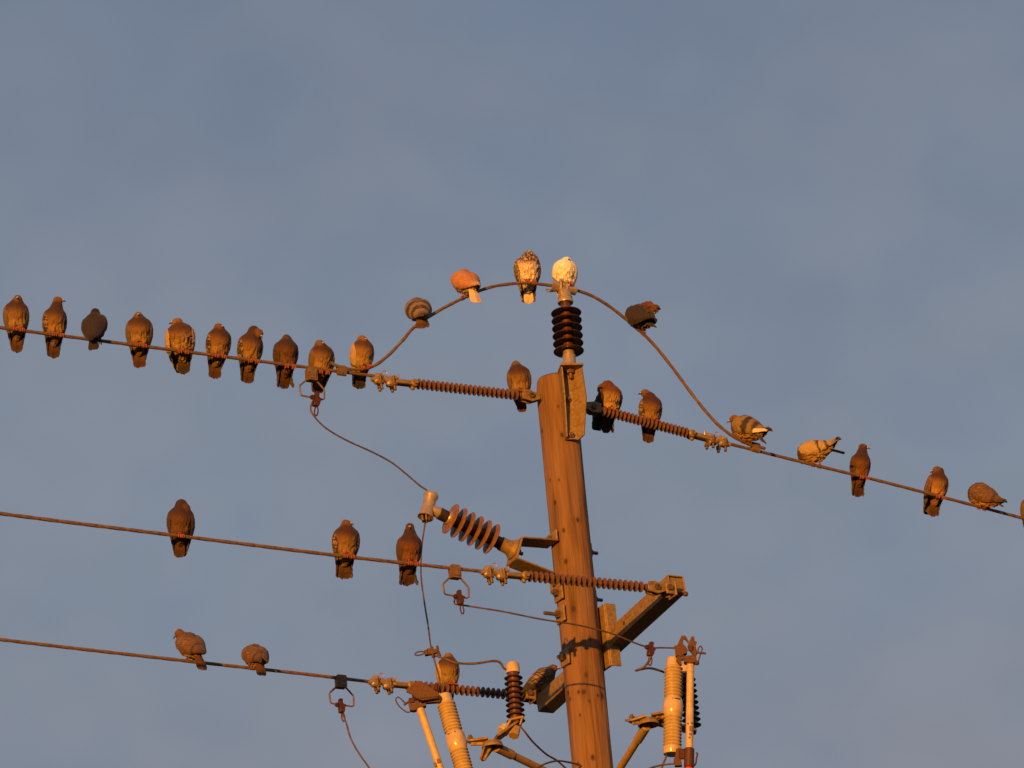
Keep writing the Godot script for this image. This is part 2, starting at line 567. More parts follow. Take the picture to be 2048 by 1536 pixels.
func build_pole() -> void:
	var pole := thing("utility_pole", "tall weathered brown wooden pole with knots, rising at the centre right", "utility pole", POLE_C)
	var st := mb()
	var n := 64
	var heights := []
	var y := 0.0
	while y < 7.2:
		heights.append(y)
		y += 0.9
	while y < POLE_TOP - 0.03:
		heights.append(y)
		y += 0.04
	heights.append(POLE_TOP - 0.012)
	var nz := FastNoiseLite.new(); nz.seed = 3; nz.frequency = 1.0
	var rr := func(a: float, hh: float) -> float:
		var r := POLE_R + (9.0 - hh) * 0.0012 if hh < 9.0 else POLE_R
		r += nz.get_noise_3d(cos(a) * 1.3, sin(a) * 1.3, hh * 0.8) * 0.004
		r += nz.get_noise_3d(cos(a) * 7.0, sin(a) * 7.0, hh * 0.5 + 30.0) * 0.0016
		if hh > POLE_TOP - 0.02:
			r -= 0.006
		for k in knot_spots:
			var da: float = a / TAU - k[0]
			da = (da - roundf(da)) * 0.64
			var dy: float = (POLE_TOP - hh) - k[1]
			r += 0.003 * k[3] * exp(-(da * da + dy * dy) / (k[2] * k[2] * 2.5))
		return r
	for i in heights.size():
		for k in n + 1:
			var a := TAU * k / n
			var r: float = rr.call(a, heights[i])
			var r1: float = rr.call(a + 0.02, heights[i])
			var slope: float = (r1 - r) / 0.02 / r
			var d := Vector3(sin(a), 0, cos(a))
			st.set_normal((d - Vector3(cos(a), 0, -sin(a)) * slope).normalized())
			st.set_tangent(Plane(Vector3(cos(a), 0, -sin(a)), 1.0))
			st.set_uv(Vector2(float(k) / n, (POLE_TOP - heights[i]) / 3.0))
			st.add_vertex(Vector3(0, heights[i], 0) + d * r)
	for i in heights.size() - 1:
		for k in n:
			var a := i * (n + 1) + k
			var b := a + n + 1
			st.add_index(a); st.add_index(b); st.add_index(a + 1)
			st.add_index(a + 1); st.add_index(b); st.add_index(b + 1)
	# the sawn top, sloping a little to shed rain
	var top0 := heights.size() * (n + 1)
	for k in n + 1:
		var a := TAU * k / n
		st.set_normal(Vector3.UP); st.set_tangent(Plane(1, 0, 0, 1)); st.set_uv(Vector2(float(k) / n, 0.0))
		var r: float = rr.call(a, POLE_TOP - 0.012)
		st.add_vertex(Vector3(sin(a) * (r - 0.006), POLE_TOP, cos(a) * (r - 0.006)))
	for k in n:
		var a := (heights.size() - 1) * (n + 1) + k
		var b := top0 + k
		st.add_index(a); st.add_index(b); st.add_index(a + 1)
		st.add_index(a + 1); st.add_index(b); st.add_index(b + 1)
	st.set_normal(Vector3.UP); st.set_tangent(Plane(1, 0, 0, 1)); st.set_uv(Vector2(0.5, 0.0))
	st.add_vertex(Vector3(0, POLE_TOP + 0.006, 0))
	for k in n:
		st.add_index(top0 + k); st.add_index(top0 + n + 1); st.add_index(top0 + k + 1)
	var o := MeshInstance3D.new()
	o.mesh = st.commit()
	o.material_override = M.wood
	o.name = "shaft"
	pole.add_child(o)
	# through bolts with their square washers
	for b in [[1113, 1181, -1], [1120, 1225, -1], [1120, 1310, -1]]:
		var c := W(b[0], b[1], 0.03)
		var s := mb()
		var p := POLE_C - u * (POLE_R + 0.008) + Vector3(0, c.y, 0) + v * 0.012
		box(s, p, Basis(u, Vector3.UP, v), Vector3(0.010, 0.085, 0.085), 0.002)
		part("square_washer", s, M.steel, pole)
		s = mb()
		hexnut(s, p - u * 0.004, p - u * 0.026, 0.019)
		var reach := 0.095 if b[1] == 1225 else 0.042
		cyl(s, p, p - u * reach, 0.0095, 12)
		part("bolt", s, M.bolt, pole)
	for b in [[1188, 1086], [1199, 1181]]:
		var yy := pole_hit(b[0] - 14, b[1]).y
		var p := POLE_C + u * (POLE_R + 0.004) + Vector3(0, yy, 0) - v * 0.015
		var s := mb()
		box(s, p, Basis(u, Vector3.UP, v), Vector3(0.010, 0.075, 0.07), 0.002)
		part("square_washer", s, M.bolt, pole)
		s = mb()
		hexnut(s, p, p + u * 0.022, 0.017)
		cyl(s, p, p + u * 0.055, 0.009, 12)
		part("bolt", s, M.bolt, pole)

# ------------------------------------------------------------------ power lines and what hangs on them
func wire_thing(called: String, ctrl: Array, r: float, m: Material, label: String, category: String, group := "", step := 0.02) -> void:
	var st := mb()
	tube(st, smooth_path(ctrl, step), r, 18, 6, 0.11)
	lone(called, st, m, label, category, group)

const WR := 0.0088

func build_lines() -> void:
	var far_left := func(a: Vector3, b: Vector3) -> Array:
		var d := (a - b).normalized()
		return [a + d * 8.0 + Vector3(0, 0.25, 0), a + d * 3.0 + Vector3(0, 0.03, 0)]
	var p := [W(0, 655), W(400, 707), W(755, 753)]
	wire_thing("power_line", far_left.call(p[0], p[1]) + p + [W(790, 759)], WR, M.wire, "upper left conductor carrying the long row of ten pigeons", "power line", "conductors strung to the pole")
	p = [W(1400, 873), W(1460, 888), W(1620, 928), W(1760, 962), W(2048, 1037)]
	var d: Vector3 = (p[4] - p[3]).normalized()
	wire_thing("power_line", p + [p[4] + d * 3.0, p[4] + d * 12.0 - Vector3(0, 0.1, 0)], WR, M.wire, "conductor leaving the pole top towards the right edge", "power line", "conductors strung to the pole")
	p = [W(0, 1027, 0.72), W(400, 1077, 0.72), W(700, 1114, 0.72), W(965, 1143, 0.72), W(1000, 1147, 0.72)]
	wire_thing("power_line", far_left.call(p[0], p[1]) + p, WR, M.wire, "middle left conductor with three spaced pigeons", "power line", "conductors strung to the pole")
	p = [W(0, 1279, -0.72), W(400, 1325, -0.72), W(600, 1347, -0.72), W(745, 1364, -0.72), W(780, 1367, -0.72)]
	wire_thing("power_line", far_left.call(p[0], p[1]) + p, WR, M.wire, "lowest left conductor with two hunched pigeons", "power line", "conductors strung to the pole")
	# the jumper that arches over the top insulator
	var j := []
	for q in [[660, 725, 0.02], [683, 735, 0.02], [712, 739, 0.02], [745, 733, 0.03], [775, 712, 0.035], [805, 681, 0.045], [830, 653, 0.05], [880, 620, 0.07], [935, 592, 0.09],
			[975, 576, 0.10], [1010, 569, 0.115], [1050, 566, 0.125], [1095, 570, 0.13], [1125, 575, 0.13], [1150, 580, 0.13], [1180, 590, 0.12], [1215, 610, 0.11], [1255, 641, 0.09], [1300, 681, 0.07],
			[1340, 729, 0.055], [1380, 783, 0.04], [1410, 821, 0.035], [1440, 853, 0.03], [1470, 875, 0.025], [1500, 889, 0.02], [1530, 897, 0.02]]:
		j.append(W(q[0], q[1], q[2]))
	wire_thing("jumper_cable", j, WR * 0.98, M.wire, "thick jumper cable arching over the topmost insulator", "cable")
	for c in [[683, 741, "squeezed connector joining arched jumper to upper left line"], [1511, 895, "squeezed connector joining arched jumper to right line"]]:
		var at := W(c[0], c[1], 0.01)
		var o := thing("wedge_connector", c[2], "connector", at, "connectors at the jumper ends")
		var ax := (W(c[0] + 10, c[1] + (1.3 if c[0] < 1000 else 2.6)) - W(c[0], c[1])).normalized()
		var b := frame(ax)
		var st := mb()
		var prof := []
		for k in 16:      # a C-shaped shell round both cables
			var a := TAU * k / 16
			prof.append(at + b.x * cos(a) * 0.0155 * (1.0 if absf(cos(a)) < 0.8 else 1.05) + b.z * sin(a) * 0.029 - ax * 0.0)
		prism(st, prof, ax, 0.046)
		part("shell", st, M.zinc, o)
		st = mb()
		bar(st, at - ax * 0.028, at + ax * 0.028, 0.012, 0.018, b.z)
		part("wedge", st, M.zinc, o)
	strain("upper left", W(747, 758), W(1076, 795), 1)
	strain("upper right", W(1456, 887.5), W(1166, 811), -1)
	strain("middle", W(966, 1144, 0.72), W(1328, 1178, 0.72), 1)
	strain("lowest", W(741, 1363.5, -0.72), W(1092, 1396, -0.72), 1)
	stirrup(622, 742.5, 0.0, 628, "upper left line, beside the ninth pigeon", true)
	stirrup(909, 1136, 0.72, 913, "middle line, left of the pole", false)
	stirrup(681, 1356, -0.72, 677, "lowest line, above the hanging lead", false)
	# thin leads
	var t := []
	for q in [[631, 790, 0.0], [624, 806, 0.0], [622, 822, 0.0], [640, 846, 0.0], [665, 865, 0.0], [700, 884, 0.0], [740, 902, 0.0], [780, 923, 0.0], [810, 946, 0.0], [838, 970, 0.0], [858, 986, 0.0], [856, 1010, 0.0]]:
		t.append(W(q[0], q[1], q[2]))
	wire_thing("lead_wire", t, 0.0045, M.tap, "thin lead curving from upper left line to slanted insulator", "wire", "thin leads", 0.015)
	t = []
	for q in [[853, 1030, 0.37], [848, 1060, 0.37], [843, 1100, 0.38], [842, 1150, 0.40], [848, 1200, 0.45], [856, 1250, 0.52], [863, 1300, 0.60], [876, 1345, 0.62], [880, 1370, 0.62], [874, 1395, 0.62]]:
		t.append(Z(q[0], q[1], q[2]))
	wire_thing("lead_wire", t, 0.0043, M.tap, "thin lead dropping from slanted insulator's end to left fuse", "wire", "thin leads", 0.015)
	t = []
	for q in [[913, 1190, 1.12], [909, 1207, 1.12], [930, 1211, 1.12], [1000, 1222, 1.08], [1080, 1238, 1.0], [1160, 1251, 0.9], [1220, 1266, 0.82], [1270, 1286, 0.74], [1300, 1295, 0.68], [1325, 1295.5, 0.64], [1352, 1296, 0.62]]:
		t.append(Z(q[0], q[1], q[2]))
	wire_thing("lead_wire", t, 0.0043, M.tap, "thin lead crossing in front of the pole to the right fuse", "wire", "thin leads", 0.015)
	t = []
	for q in [[678, 1405, -0.72], [682, 1422, -0.72], [692, 1445, -0.71], [702, 1478, -0.7], [720, 1510, -0.69], [741, 1540, -0.68], [765, 1585, -0.66]]:
		t.append(W(q[0], q[1], q[2]))
	wire_thing("lead_wire", t, 0.0047, M.tap, "thin lead hanging from the lowest line out of view", "wire", "thin leads", 0.015)
	t = []
	for q in [[872, 1311, 0.62], [890, 1318, 0.62], [915, 1326, 0.62], [950, 1327, 0.61], [985, 1322, 0.6], [1000, 1325, 0.59], [1008, 1337, 0.58], [1018, 1340, 0.57]]:
		t.append(Z(q[0], q[1], q[2]))
	wire_thing("lead_wire", t, 0.006, M.tap, "wavy black lead running to the left brown arrester's cap", "wire", "thin leads", 0.01)
	t = []
	for q in [[1301, 1308, 0.68], [1299, 1320, 0.68], [1288, 1334, 0.66], [1272, 1341, 0.65], [1285, 1338, 0.6], [1305, 1337, 0.5], [1340, 1348, 0.42], [1368, 1352, 0.4]]:
		t.append(Z(q[0], q[1], q[2]))
	wire_thing("lead_wire", t, 0.006, M.tap, "short hooked lead bending back behind the right fuse", "wire", "thin leads", 0.01)
	t = []
	for q in [[1040, 1452, 0.58], [1050, 1464, 0.57], [1066, 1484, 0.5], [1092, 1508, 0.35], [1115, 1522, 0.22], [1140, 1545, 0.12]]:
		t.append(Z(q[0], q[1], q[2]))
	wire_thing("lead_wire", t, 0.005, M.tap, "ground lead sloping from left arrester to the pole", "wire", "thin leads", 0.01)
	t = []
	for q in [[1060, 1548, 0.45], [1085, 1530, 0.4], [1112, 1522, 0.3], [1135, 1524, 0.2], [1160, 1530, 0.10]]:
		t.append(Z(q[0], q[1], q[2]))
	wire_thing("lead_wire", t, 0.005, M.tap, "short arched lead at bottom edge left of the pole", "wire", "thin leads", 0.01)
	t = []
	for q in [[1334, 1510, 0.6], [1328, 1524, 0.6], [1320, 1545, 0.58]]:
		t.append(Z(q[0], q[1], q[2]))
	wire_thing("lead_wire", t, 0.005, M.tap, "dark lead dropping straight from the right fuse's foot", "wire", "thin leads", 0.01)
	t = []
	for q in [[1360, 1527, 0.62], [1340, 1528, 0.61], [1315, 1532, 0.58], [1290, 1540, 0.5]]:
		t.append(Z(q[0], q[1], q[2]))
	wire_thing("lead_wire", t, 0.005, M.tap, "dark lead sweeping left from the right fuse's lower hinge", "wire", "thin leads", 0.01)
	hot_clamp(Z(864, 1304, 0.6), Vector3(1, 0.1, 0), "bronze clamp where two leads meet above the left fuse", 1.0, true)
	hot_clamp(Z(1301, 1298, 0.68), Vector3(0.2, 1, 0), "bronze clamp on the lead left of the right fuse", 1.0, false)

func hot_clamp(at: Vector3, up: Vector3, label: String, k: float, spread: bool) -> void:
	var o := thing("hot_line_clamp", label, "clamp", at, "hot line clamps")
	var y := up.normalized()
	var x := u
	if absf(y.dot(u)) > 0.8:
		x = Vector3.UP
	x = (x - y * x.dot(y)).normalized()
	var z := x.cross(y)
	var st := mb()
	prism(st, [at + (-x * 0.013 + y * -0.02) * k, at + (x * 0.017 + y * -0.024) * k, at + (x * 0.019 + y * 0.004) * k, at + (x * 0.009 + y * 0.012) * k, at + (x * 0.010 + y * 0.034) * k, at + (-x * 0.005 + y * 0.036) * k, at + (-x * 0.012 + y * 0.012) * k], z, 0.022 * k)
	box(st, at - y * 0.028 * k, Basis(x, y, z), Vector3(0.026, 0.018, 0.028) * k, 0.003)
	part("jaw", st, M.bronze, o)
	st = mb()
	cyl(st, at - x * 0.032 * k + y * 0.004, at + x * 0.026 * k + y * 0.004, 0.0065 * k, 10)
	hexnut(st, at - x * 0.027 * k + y * 0.004, at - x * 0.016 * k + y * 0.004, 0.0115 * k)
	if spread:
		box(st, at + (y * 0.03 + x * 0.01) * k, Basis(x, y, z), Vector3(0.03, 0.012, 0.025) * k, 0.003)
		cyl(st, at + y * 0.028 * k, at + (y * 0.034 - x * 0.034) * k, 0.008 * k, 10)
	part("clamp_screw", st, M.bronze, o)
	st = mb()
	var ring := []
	for i in 15:      # the eye for the lineman's stick
		var a := TAU * i / 14.0
		ring.append(at + (-y * (0.060 - 0.023 * cos(a)) + x * (0.009 * sin(a) + 0.005)) * k)
	tube(st, ring, 0.0034 * k, 6)
	part("eye", st, M.bronze, o)

func stirrup(px: float, py: float, c: float, cx: float, where: String, tilted: bool) -> void:
	var at := W(px, py, c)
	var y := Vector3.UP
	var o := thing("stirrup", "grey wire stirrup bail clamped to " + where, "stirrup", at, "stirrups hung from the lines")
	var st := mb()
	var q := at - y * 0.010
	prism(st, [q + u * -0.0265 + y * 0.016, q + u * -0.022 + y * 0.022, q + u * 0.022 + y * 0.022, q + u * 0.0265 + y * 0.016, q + u * 0.0265 - y * 0.036, q + u * 0.022 - y * 0.044, q + u * -0.022 - y * 0.044, q + u * -0.0265 - y * 0.036], v, 0.034)
	part("wedge_body", st, M.zinc, o)
	st = mb()
	prism(st, [q + u * -0.018 + y * 0.006, q + u * 0.018 + y * 0.006, q + u * 0.016 - y * 0.034, q + u * -0.016 - y * 0.034], v, 0.042)
	part("face_plate", st, M.zinc, o)
	st = mb()
	var pts := []
	var k := 1.0
	for p in [[-0.012, -0.040], [-0.030, -0.052], [-0.066, -0.085], [-0.069, -0.092], [-0.066, -0.134], [-0.060, -0.140], [0.0, -0.144], [0.055, -0.146], [0.063, -0.140], [0.066, -0.095], [0.064, -0.088], [0.030, -0.052], [0.012, -0.040]]:
		pts.append(at + u * p[0] * k + y * p[1] * k)
	tube(st, pts, 0.0047, 8)
	part("bail", st, M.wire, o)
	var up := Vector3(0.15, 1, 0) if tilted else Vector3(-0.05, 1, 0)
	var cp := W(cx, py, c)
	hot_clamp(Vector3(cp.x, at.y - 0.150, cp.z) + v * 0.004, up, "bronze clamp gripping the bail on the " + where, 1.08 if tilted else 1.0, false)

func shed_shape(base: Vector3, dir: Vector3, r: float, core: float, h: float, n := 24) -> SurfaceTool:
	var st := mb()
	lathe(st, base, dir, [[core, 0.0], [core + 0.003, 0.0], [r * 0.75, h * 0.16], [r - 0.002, h * 0.22], [r, h * 0.34], [r, h * 0.50], [r - 0.002, h * 0.60], [r * 0.75, h * 0.72], [core + 0.003, h * 0.96], [core, h]], n)
	return st

func drip_shed(base: Vector3, dir: Vector3, r: float, core: float, h: float) -> SurfaceTool:
	# a wide disc whose rim hangs a little lower than its middle
	var st := mb()
	lathe(st, base, dir, [[core, h * 0.45], [r * 0.5, h * 0.36], [r * 0.80, h * 0.14], [r - 0.004, 0.0], [r - 0.001, 0.0005], [r, h * 0.12], [r - 0.002, h * 0.28], [r * 0.75, h * 0.62], [core + 0.004, h * 0.98], [core, h]], 44)
	return st

func strain(where: String, nose: Vector3, anchor: Vector3, _s: int) -> void:
	# the clamp that grips the conductor, then the ribbed insulator, then the eye on the pole or the arm
	var ax := (anchor - nose).normalized()
	var y := (Vector3.UP - ax * ax.y).normalized()
	var z := ax.cross(y)
	if z.dot(v) < 0:
		z = -z
	var total := nose.distance_to(anchor)
	var o := thing("strain_clamp", "bright bolted strain clamp gripping the end of the " + where + " line", "clamp", nose, "strain clamps")
	var P := func(a: float, b: float, c := 0.0) -> Vector3: return nose + ax * a + y * b + z * c
	var st := mb()
	# the saddle the wire lies in: a waved trough
	var pts := []
	var rad := []
	for q in [[-0.014, -0.004, 0.010], [0.006, -0.002, 0.016], [0.028, 0.003, 0.019], [0.048, 0.010, 0.019], [0.064, 0.009, 0.017], [0.082, -0.003, 0.018], [0.100, -0.006, 0.020], [0.120, -0.003, 0.018], [0.136, 0.0, 0.012]]:
		pts.append(P.call(q[0], q[1]))
		rad.append(q[2])
	tube(st, pts, rad, 14)
	box(st, P.call(0.028, -0.012), Basis(ax, y, z), Vector3(0.052, 0.026, 0.036), 0.008)
	box(st, P.call(0.094, -0.018), Basis(ax, y, z), Vector3(0.046, 0.030, 0.036), 0.008)
	part("clamp_body", st, M.aluminium, o)
	for q in [[0.020, 0.018], [0.098, 0.014]]:
		st = mb()
		tube(st, [P.call(q[0] - 0.010, q[1] - 0.010), P.call(q[0] + 0.004, q[1] + 0.002), P.call(q[0] + 0.022, q[1] + 0.004), P.call(q[0] + 0.036, q[1] - 0.010)], [0.012, 0.0155, 0.016, 0.012], 12)
		box(st, P.call(q[0] + 0.014, q[1] - 0.004), Basis(ax, y, z), Vector3(0.026, 0.018, 0.054), 0.006)
		part("keeper", st, M.aluminium, o)
	for q in [[0.030, -0.062, 0.024], [0.044, -0.052, -0.024], [0.104, -0.060, 0.024], [0.114, -0.050, -0.024]]:
		st = mb()
		var low: Vector3 = P.call(q[0], q[1], q[2])
		var high: Vector3 = P.call(q[0] - 0.004, 0.016, q[2])
		cyl(st, high, low, 0.0075, 10)
		hexnut(st, P.call(q[0], -0.018, q[2]), P.call(q[0], -0.034, q[2]), 0.014)
		part("u_bolt", st, M.bolt, o)
	st = mb()
	var ring := []
	for i in 13:      # the conductor's tail curled back over the clamp
		var a := -0.5 + (PI + 1.0) * i / 12.0
		ring.append(P.call(0.066 + 0.014 * cos(a), 0.036 + 0.016 * sin(a)))
	tube(st, ring, 0.0026, 6)
	part("wire_tail", st, M.aluminium, o)
	st = mb()
	tube(st, [P.call(0.128, 0.004), P.call(0.140, 0.018), P.call(0.142, 0.040)], 0.0055, 8)
	part("cotter", st, M.aluminium, o)
	st = mb()
	for s in [-1.0, 1.0]:
		bar(st, P.call(0.120, -0.003, s * 0.016), P.call(0.222, -0.003, s * 0.016), 0.022, 0.008, y, 0.003)
	box(st, P.call(0.170, -0.010), Basis(ax, y, z), Vector3(0.09, 0.010, 0.028), 0.002)
	part("link", st, M.steel, o)
	st = mb()
	var e0: Vector3 = P.call(0.224, -0.003)
	cyl(st, e0 - z * 0.026, e0 + z * 0.026, 0.021, 16, 0.006)
	hexnut(st, e0 + z * 0.024, e0 + z * 0.036, 0.012)
	ball(st, P.call(0.218, -0.026), 0.012, 10)
	part("clevis_pin", st, M.steel, o)
	# insulator
	var i0 := 0.245
	var i1 := total - 0.105
	var ins := thing("strain_insulator", "long ribbed brown insulator holding the " + where + " line", "insulator", nose + ax * i0, "ribbed strain insulators")
	st = mb()
	lathe(st, nose + ax * (i0 - 0.018), ax, [[0.0, 0.0], [0.012, 0.0], [0.017, 0.008], [0.017, 0.024], [0.012, 0.028], [0.0112, i1 - i0 + 0.012], [0.017, i1 - i0 + 0.016], [0.017, i1 - i0 + 0.034], [0.011, i1 - i0 + 0.040], [0.0, i1 - i0 + 0.040]], 20)
	part("core", st, M.polymer, ins)
	var n := 22
	var step := (i1 - i0 - 0.006) / n
	for i in n:
		part("shed", shed_shape(nose + ax * (i0 + 0.004 + step * i), ax, 0.0275, 0.0105, 0.0135, 20), M.polymer, ins)
	# far end: a clevis with a pin, bolted through
	st = mb()
	var k := nose + ax * (i1 + 0.010)
	var lng := total - i1 - 0.01
	for s in [-1.0, 1.0]:
		prism(st, [k + y * 0.026 + z * s * 0.018, k + ax * lng * 0.40 + y * 0.030 + z * s * 0.018, k + ax * lng + y * 0.010 + z * s * 0.018, k + ax * lng - y * 0.016 + z * s * 0.018, k + ax * lng * 0.5 - y * 0.034 + z * s * 0.018, k - y * 0.024 + z * s * 0.018], z, 0.007)
	cyl(st, k - ax * 0.004, k + ax * 0.022, 0.020, 14)
	part("clevis", st, M.steel, ins)
	st = mb()
	var c := k + ax * lng * 0.45 - y * 0.002
	cyl(st, c - z * 0.030, c + z * 0.034, 0.009, 12)
	hexnut(st, c + z * 0.022, c + z * 0.034, 0.016)
	hexnut(st, c - z * 0.022, c - z * 0.034, 0.016)
	part("pin", st, M.bolt, ins)
	st = mb()
	cyl(st, k + ax * lng * 0.75, k + ax * (lng + 0.022), 0.013, 12)
	hexnut(st, k + ax * (lng - 0.002), k + ax * (lng + 0.016), 0.021)
	part("eye_bolt", st, M.steel, ins)

# ------------------------------------------------------------------ the two post insulators
func build_post_insulators() -> void:
	# bracket at the pole top: a channel with tapering flanges and a flat cap plate
	var up := Vector3.UP
	var yt := W(1140, 743, 0.13).y
	var yb := W(1145, 876, 0.13).y
	var w := Vector3(sin(deg_to_rad(12.0)), 0, cos(deg_to_rad(12.0)))
	var t := Vector3(cos(deg_to_rad(12.0)), 0, -sin(deg_to_rad(12.0)))
	var wc := Z(1135.5, 800, 0.108)
	wc.y = 0.0
	var br := thing("top_bracket", "galvanised channel bracket with flat plate bolted to the pole top", "bracket", wc + up * yb)
	var P := func(a: float, yy: float, b: float) -> Vector3: return wc + t * a + up * yy + w * b
	var st := mb()
	box(st, P.call(0.0, (yt + yb) * 0.5, 0.0), Basis(t, up, w), Vector3(0.056, yt - yb, 0.008), 0.002)
	part("web", st, M.steel, br)
	st = mb()
	prism(st, [P.call(-0.0285, yt, -0.030), P.call(-0.0285, yt, 0.070), P.call(-0.0285, yt - 0.17, 0.070), P.call(-0.0285, yb + 0.004, 0.030), P.call(-0.0285, yb, -0.030)], t, 0.007)
	part("flange", st, M.steel, br)
	st = mb()
	var sp := (t * sin(deg_to_rad(40.0)) + w * cos(deg_to_rad(40.0)))
	var fl := []
	for q in [[yt, -0.004], [yt, 0.078], [yt - 0.17, 0.088], [yb + 0.008, 0.050], [yb - 0.006, 0.010], [yb, -0.004]]:
		fl.append(P.call(0.0275, q[0], 0.0) + sp * q[1])
	prism(st, fl, (t * cos(deg_to_rad(40.0)) - w * sin(deg_to_rad(40.0))), 0.007)
	part("flange", st, M.steel, br)
	st = mb()
	box(st, P.call(0.022, yt + 0.006, 0.022), Basis(t, up, w), Vector3(0.118, 0.011, 0.138), 0.002)
	part("cap_plate", st, M.steel, br)
	st = mb()
	hexnut(st, P.call(0.022, yt, 0.030), P.call(0.022, yt - 0.020, 0.030), 0.020)
	cyl(st, P.call(0.022, yt, 0.030), P.call(0.022, yt - 0.048, 0.030), 0.010, 12)
	part("stud", st, M.bolt, br)
	for yy in [yb + 0.022, yt - 0.155]:
		st = mb()
		hexnut(st, P.call(0.0, yy, 0.003), P.call(0.0, yy, 0.016), 0.016)
		cyl(st, P.call(0.0, yy, -0.055), P.call(0.0, yy, 0.026), 0.008, 10)
		part("bolt", st, M.bolt, br)

	# upright post insulator on the plate
	var b0: Vector3 = P.call(0.022, yt + 0.012, 0.024)
	var tip := W(1129, 577, b0.dot(v) - 0.002)
	var ax := (tip - b0).normalized()
	var lng := b0.distance_to(tip)
	var o := thing("post_insulator", "upright brown post insulator with wide discs on the pole top", "insulator", b0)
	st = mb()
	lathe(st, b0, ax, [[0.0, 0.0], [0.036, 0.0], [0.036, 0.012], [0.034, 0.016], [0.033, 0.060], [0.035, 0.062], [0.035, 0.068], [0.030, 0.072], [0.029, 0.095], [0.0, 0.095]], 28)
	part("base_fitting", st, M.cap_metal, o)
	st = mb()
	cyl(st, b0 + ax * 0.080, b0 + ax * (lng - 0.060), 0.026, 24)
	part("core", st, M.brown_glaze, o)
	for i in 6:
		part("shed", drip_shed(b0 + ax * (0.094 + 0.0435 * i), ax, 0.0785, 0.024, 0.018), M.brown_glaze, o)
	st = mb()
	lathe(st, b0 + ax * (lng - 0.085), ax, [[0.0, 0.0], [0.040, 0.0], [0.042, 0.010], [0.038, 0.020], [0.036, 0.026], [0.038, 0.030], [0.036, 0.036], [0.034, 0.040], [0.035, 0.062], [0.028, 0.070], [0.0, 0.072]], 28)
	part("top_cap", st, M.cap_metal, o)
	# the saddle clamp that holds the jumper
	var cl := thing("saddle_clamp", "flared metal saddle clamp holding jumper on the topmost insulator", "clamp", tip)
	var w0 := W(1097, 570, 0.13)
	var w1 := W(1152, 582, 0.13)
	var wx := (w1 - w0).normalized()
	var wm := (w0 + w1) * 0.5
	var wy := (up - wx * wx.y).normalized()
	var wz := wx.cross(wy)
	st = mb()
	for half in [[-1.0, 0.0], [1.0, 0.0]]:      # two flared troughs, left one wide
		var s: float = half[0]
		var rings := []
		for i in 6:
			var g := i / 5.0
			var r := lerpf(0.017, 0.044 if s < 0 else 0.027, pow(g, 0.8))
			var c := wm + wx * s * lerpf(0.012, 0.076, g) + wy * (r - 0.014) * 0.2
			var ring := []
			for k in 13:
				var a := lerpf(PI * 0.92, PI * 2.08, k / 12.0) + (0.5 if s < 0 else 0.0)
				ring.append([c + (wz * cos(a) + wy * sin(a)) * r, wz * cos(a) + wy * sin(a)])
			rings.append(ring)
		for i in 5:
			for k in 12:
				var q := [rings[i][k], rings[i][k + 1], rings[i + 1][k + 1], rings[i + 1][k]]
				quad(st, q[0][0], q[1][0], q[2][0], q[3][0], q[0][1], q[1][1], q[2][1], q[3][1])
				quad(st, q[0][0] - q[0][1] * 0.004, q[1][0] - q[1][1] * 0.004, q[2][0] - q[2][1] * 0.004, q[3][0] - q[3][1] * 0.004, -q[0][1], -q[1][1], -q[2][1], -q[3][1])
		for k in 12:
			var e0: Array = rings[5][k]
			var e1: Array = rings[5][k + 1]
			quad(st, e0[0], e1[0], e1[0] - e1[1] * 0.004, e0[0] - e0[1] * 0.004, wx * s, wx * s, wx * s, wx * s)
	part("trough", st, M.cap_metal, cl)
	st = mb()
	box(st, wm + wy * 0.012, Basis(wx, wy, wz), Vector3(0.058, 0.026, 0.040), 0.008)
	box(st, wm - wy * 0.016, Basis(wx, wy, wz), Vector3(0.050, 0.028, 0.052), 0.008)
	part("keeper", st, M.cap_metal, cl)
	for s in [-1.0, 1.0]:
		st = mb()
		var q = wm + wz * 0.022 * signf(wz.dot(v)) + wx * s * 0.018
		cyl(st, q - wy * 0.022, q + wy * 0.040, 0.006, 10)
		hexnut(st, q + wy * 0.022, q + wy * 0.034, 0.012)
		part("bolt", st, M.cap_metal, cl)

	# slanted post insulator on the pole's left side
	var p0 := W(1030, 1101)
	var p1 := W(863, 1019)
	var pa := (p1 - p0).normalized()
	var pl := p0.distance_to(p1)
	var bk := thing("standoff_bracket", "bent steel strap bracket holding the slanted insulator off the pole", "bracket", p0)
	var pn := v.cross(pa).normalized()
	if pn.y < 0: pn = -pn
	var f := p0 - pa * 0.0
	var q_up := f + pn * 0.060
	var q_dn := f - pn * 0.072
	var pole_up := POLE_C - u * (POLE_R + 0.006) + up * (W(1105, 1086).y) 
	var pole_dn := POLE_C - u * (POLE_R + 0.006) + up * (W(1106, 1156).y)
	st = mb()
	bar(st, q_up, q_dn, 0.115, 0.010, v, 0.003)
	part("mounting_plate", st, M.steel, bk)
	st = mb()
	bar(st, q_up - pn * 0.004, pole_up, 0.115, 0.009, v, 0.003)
	part("upper_strap", st, M.steel, bk)
	st = mb()
	bar(st, q_dn + pn * 0.004, pole_dn, 0.115, 0.009, v, 0.003)
	part("lower_strap", st, M.steel, bk)
	for e in [[pole_up, 1.0], [pole_dn, -1.0]]:
		st = mb()
		var c: Vector3 = e[0] + up * e[1] * 0.026 - u * 0.004
		box(st, c, Basis(u, up, v), Vector3(0.010, 0.062, 0.115), 0.004)
		part("foot_plate", st, M.steel, bk)
		st = mb()
		hexnut(st, c - u * 0.004, c - u * 0.018, 0.016)
		part("bolt", st, M.bolt, bk)
	st = mb()
	hexnut(st, f - pa * 0.004, f - pa * 0.026, 0.018)
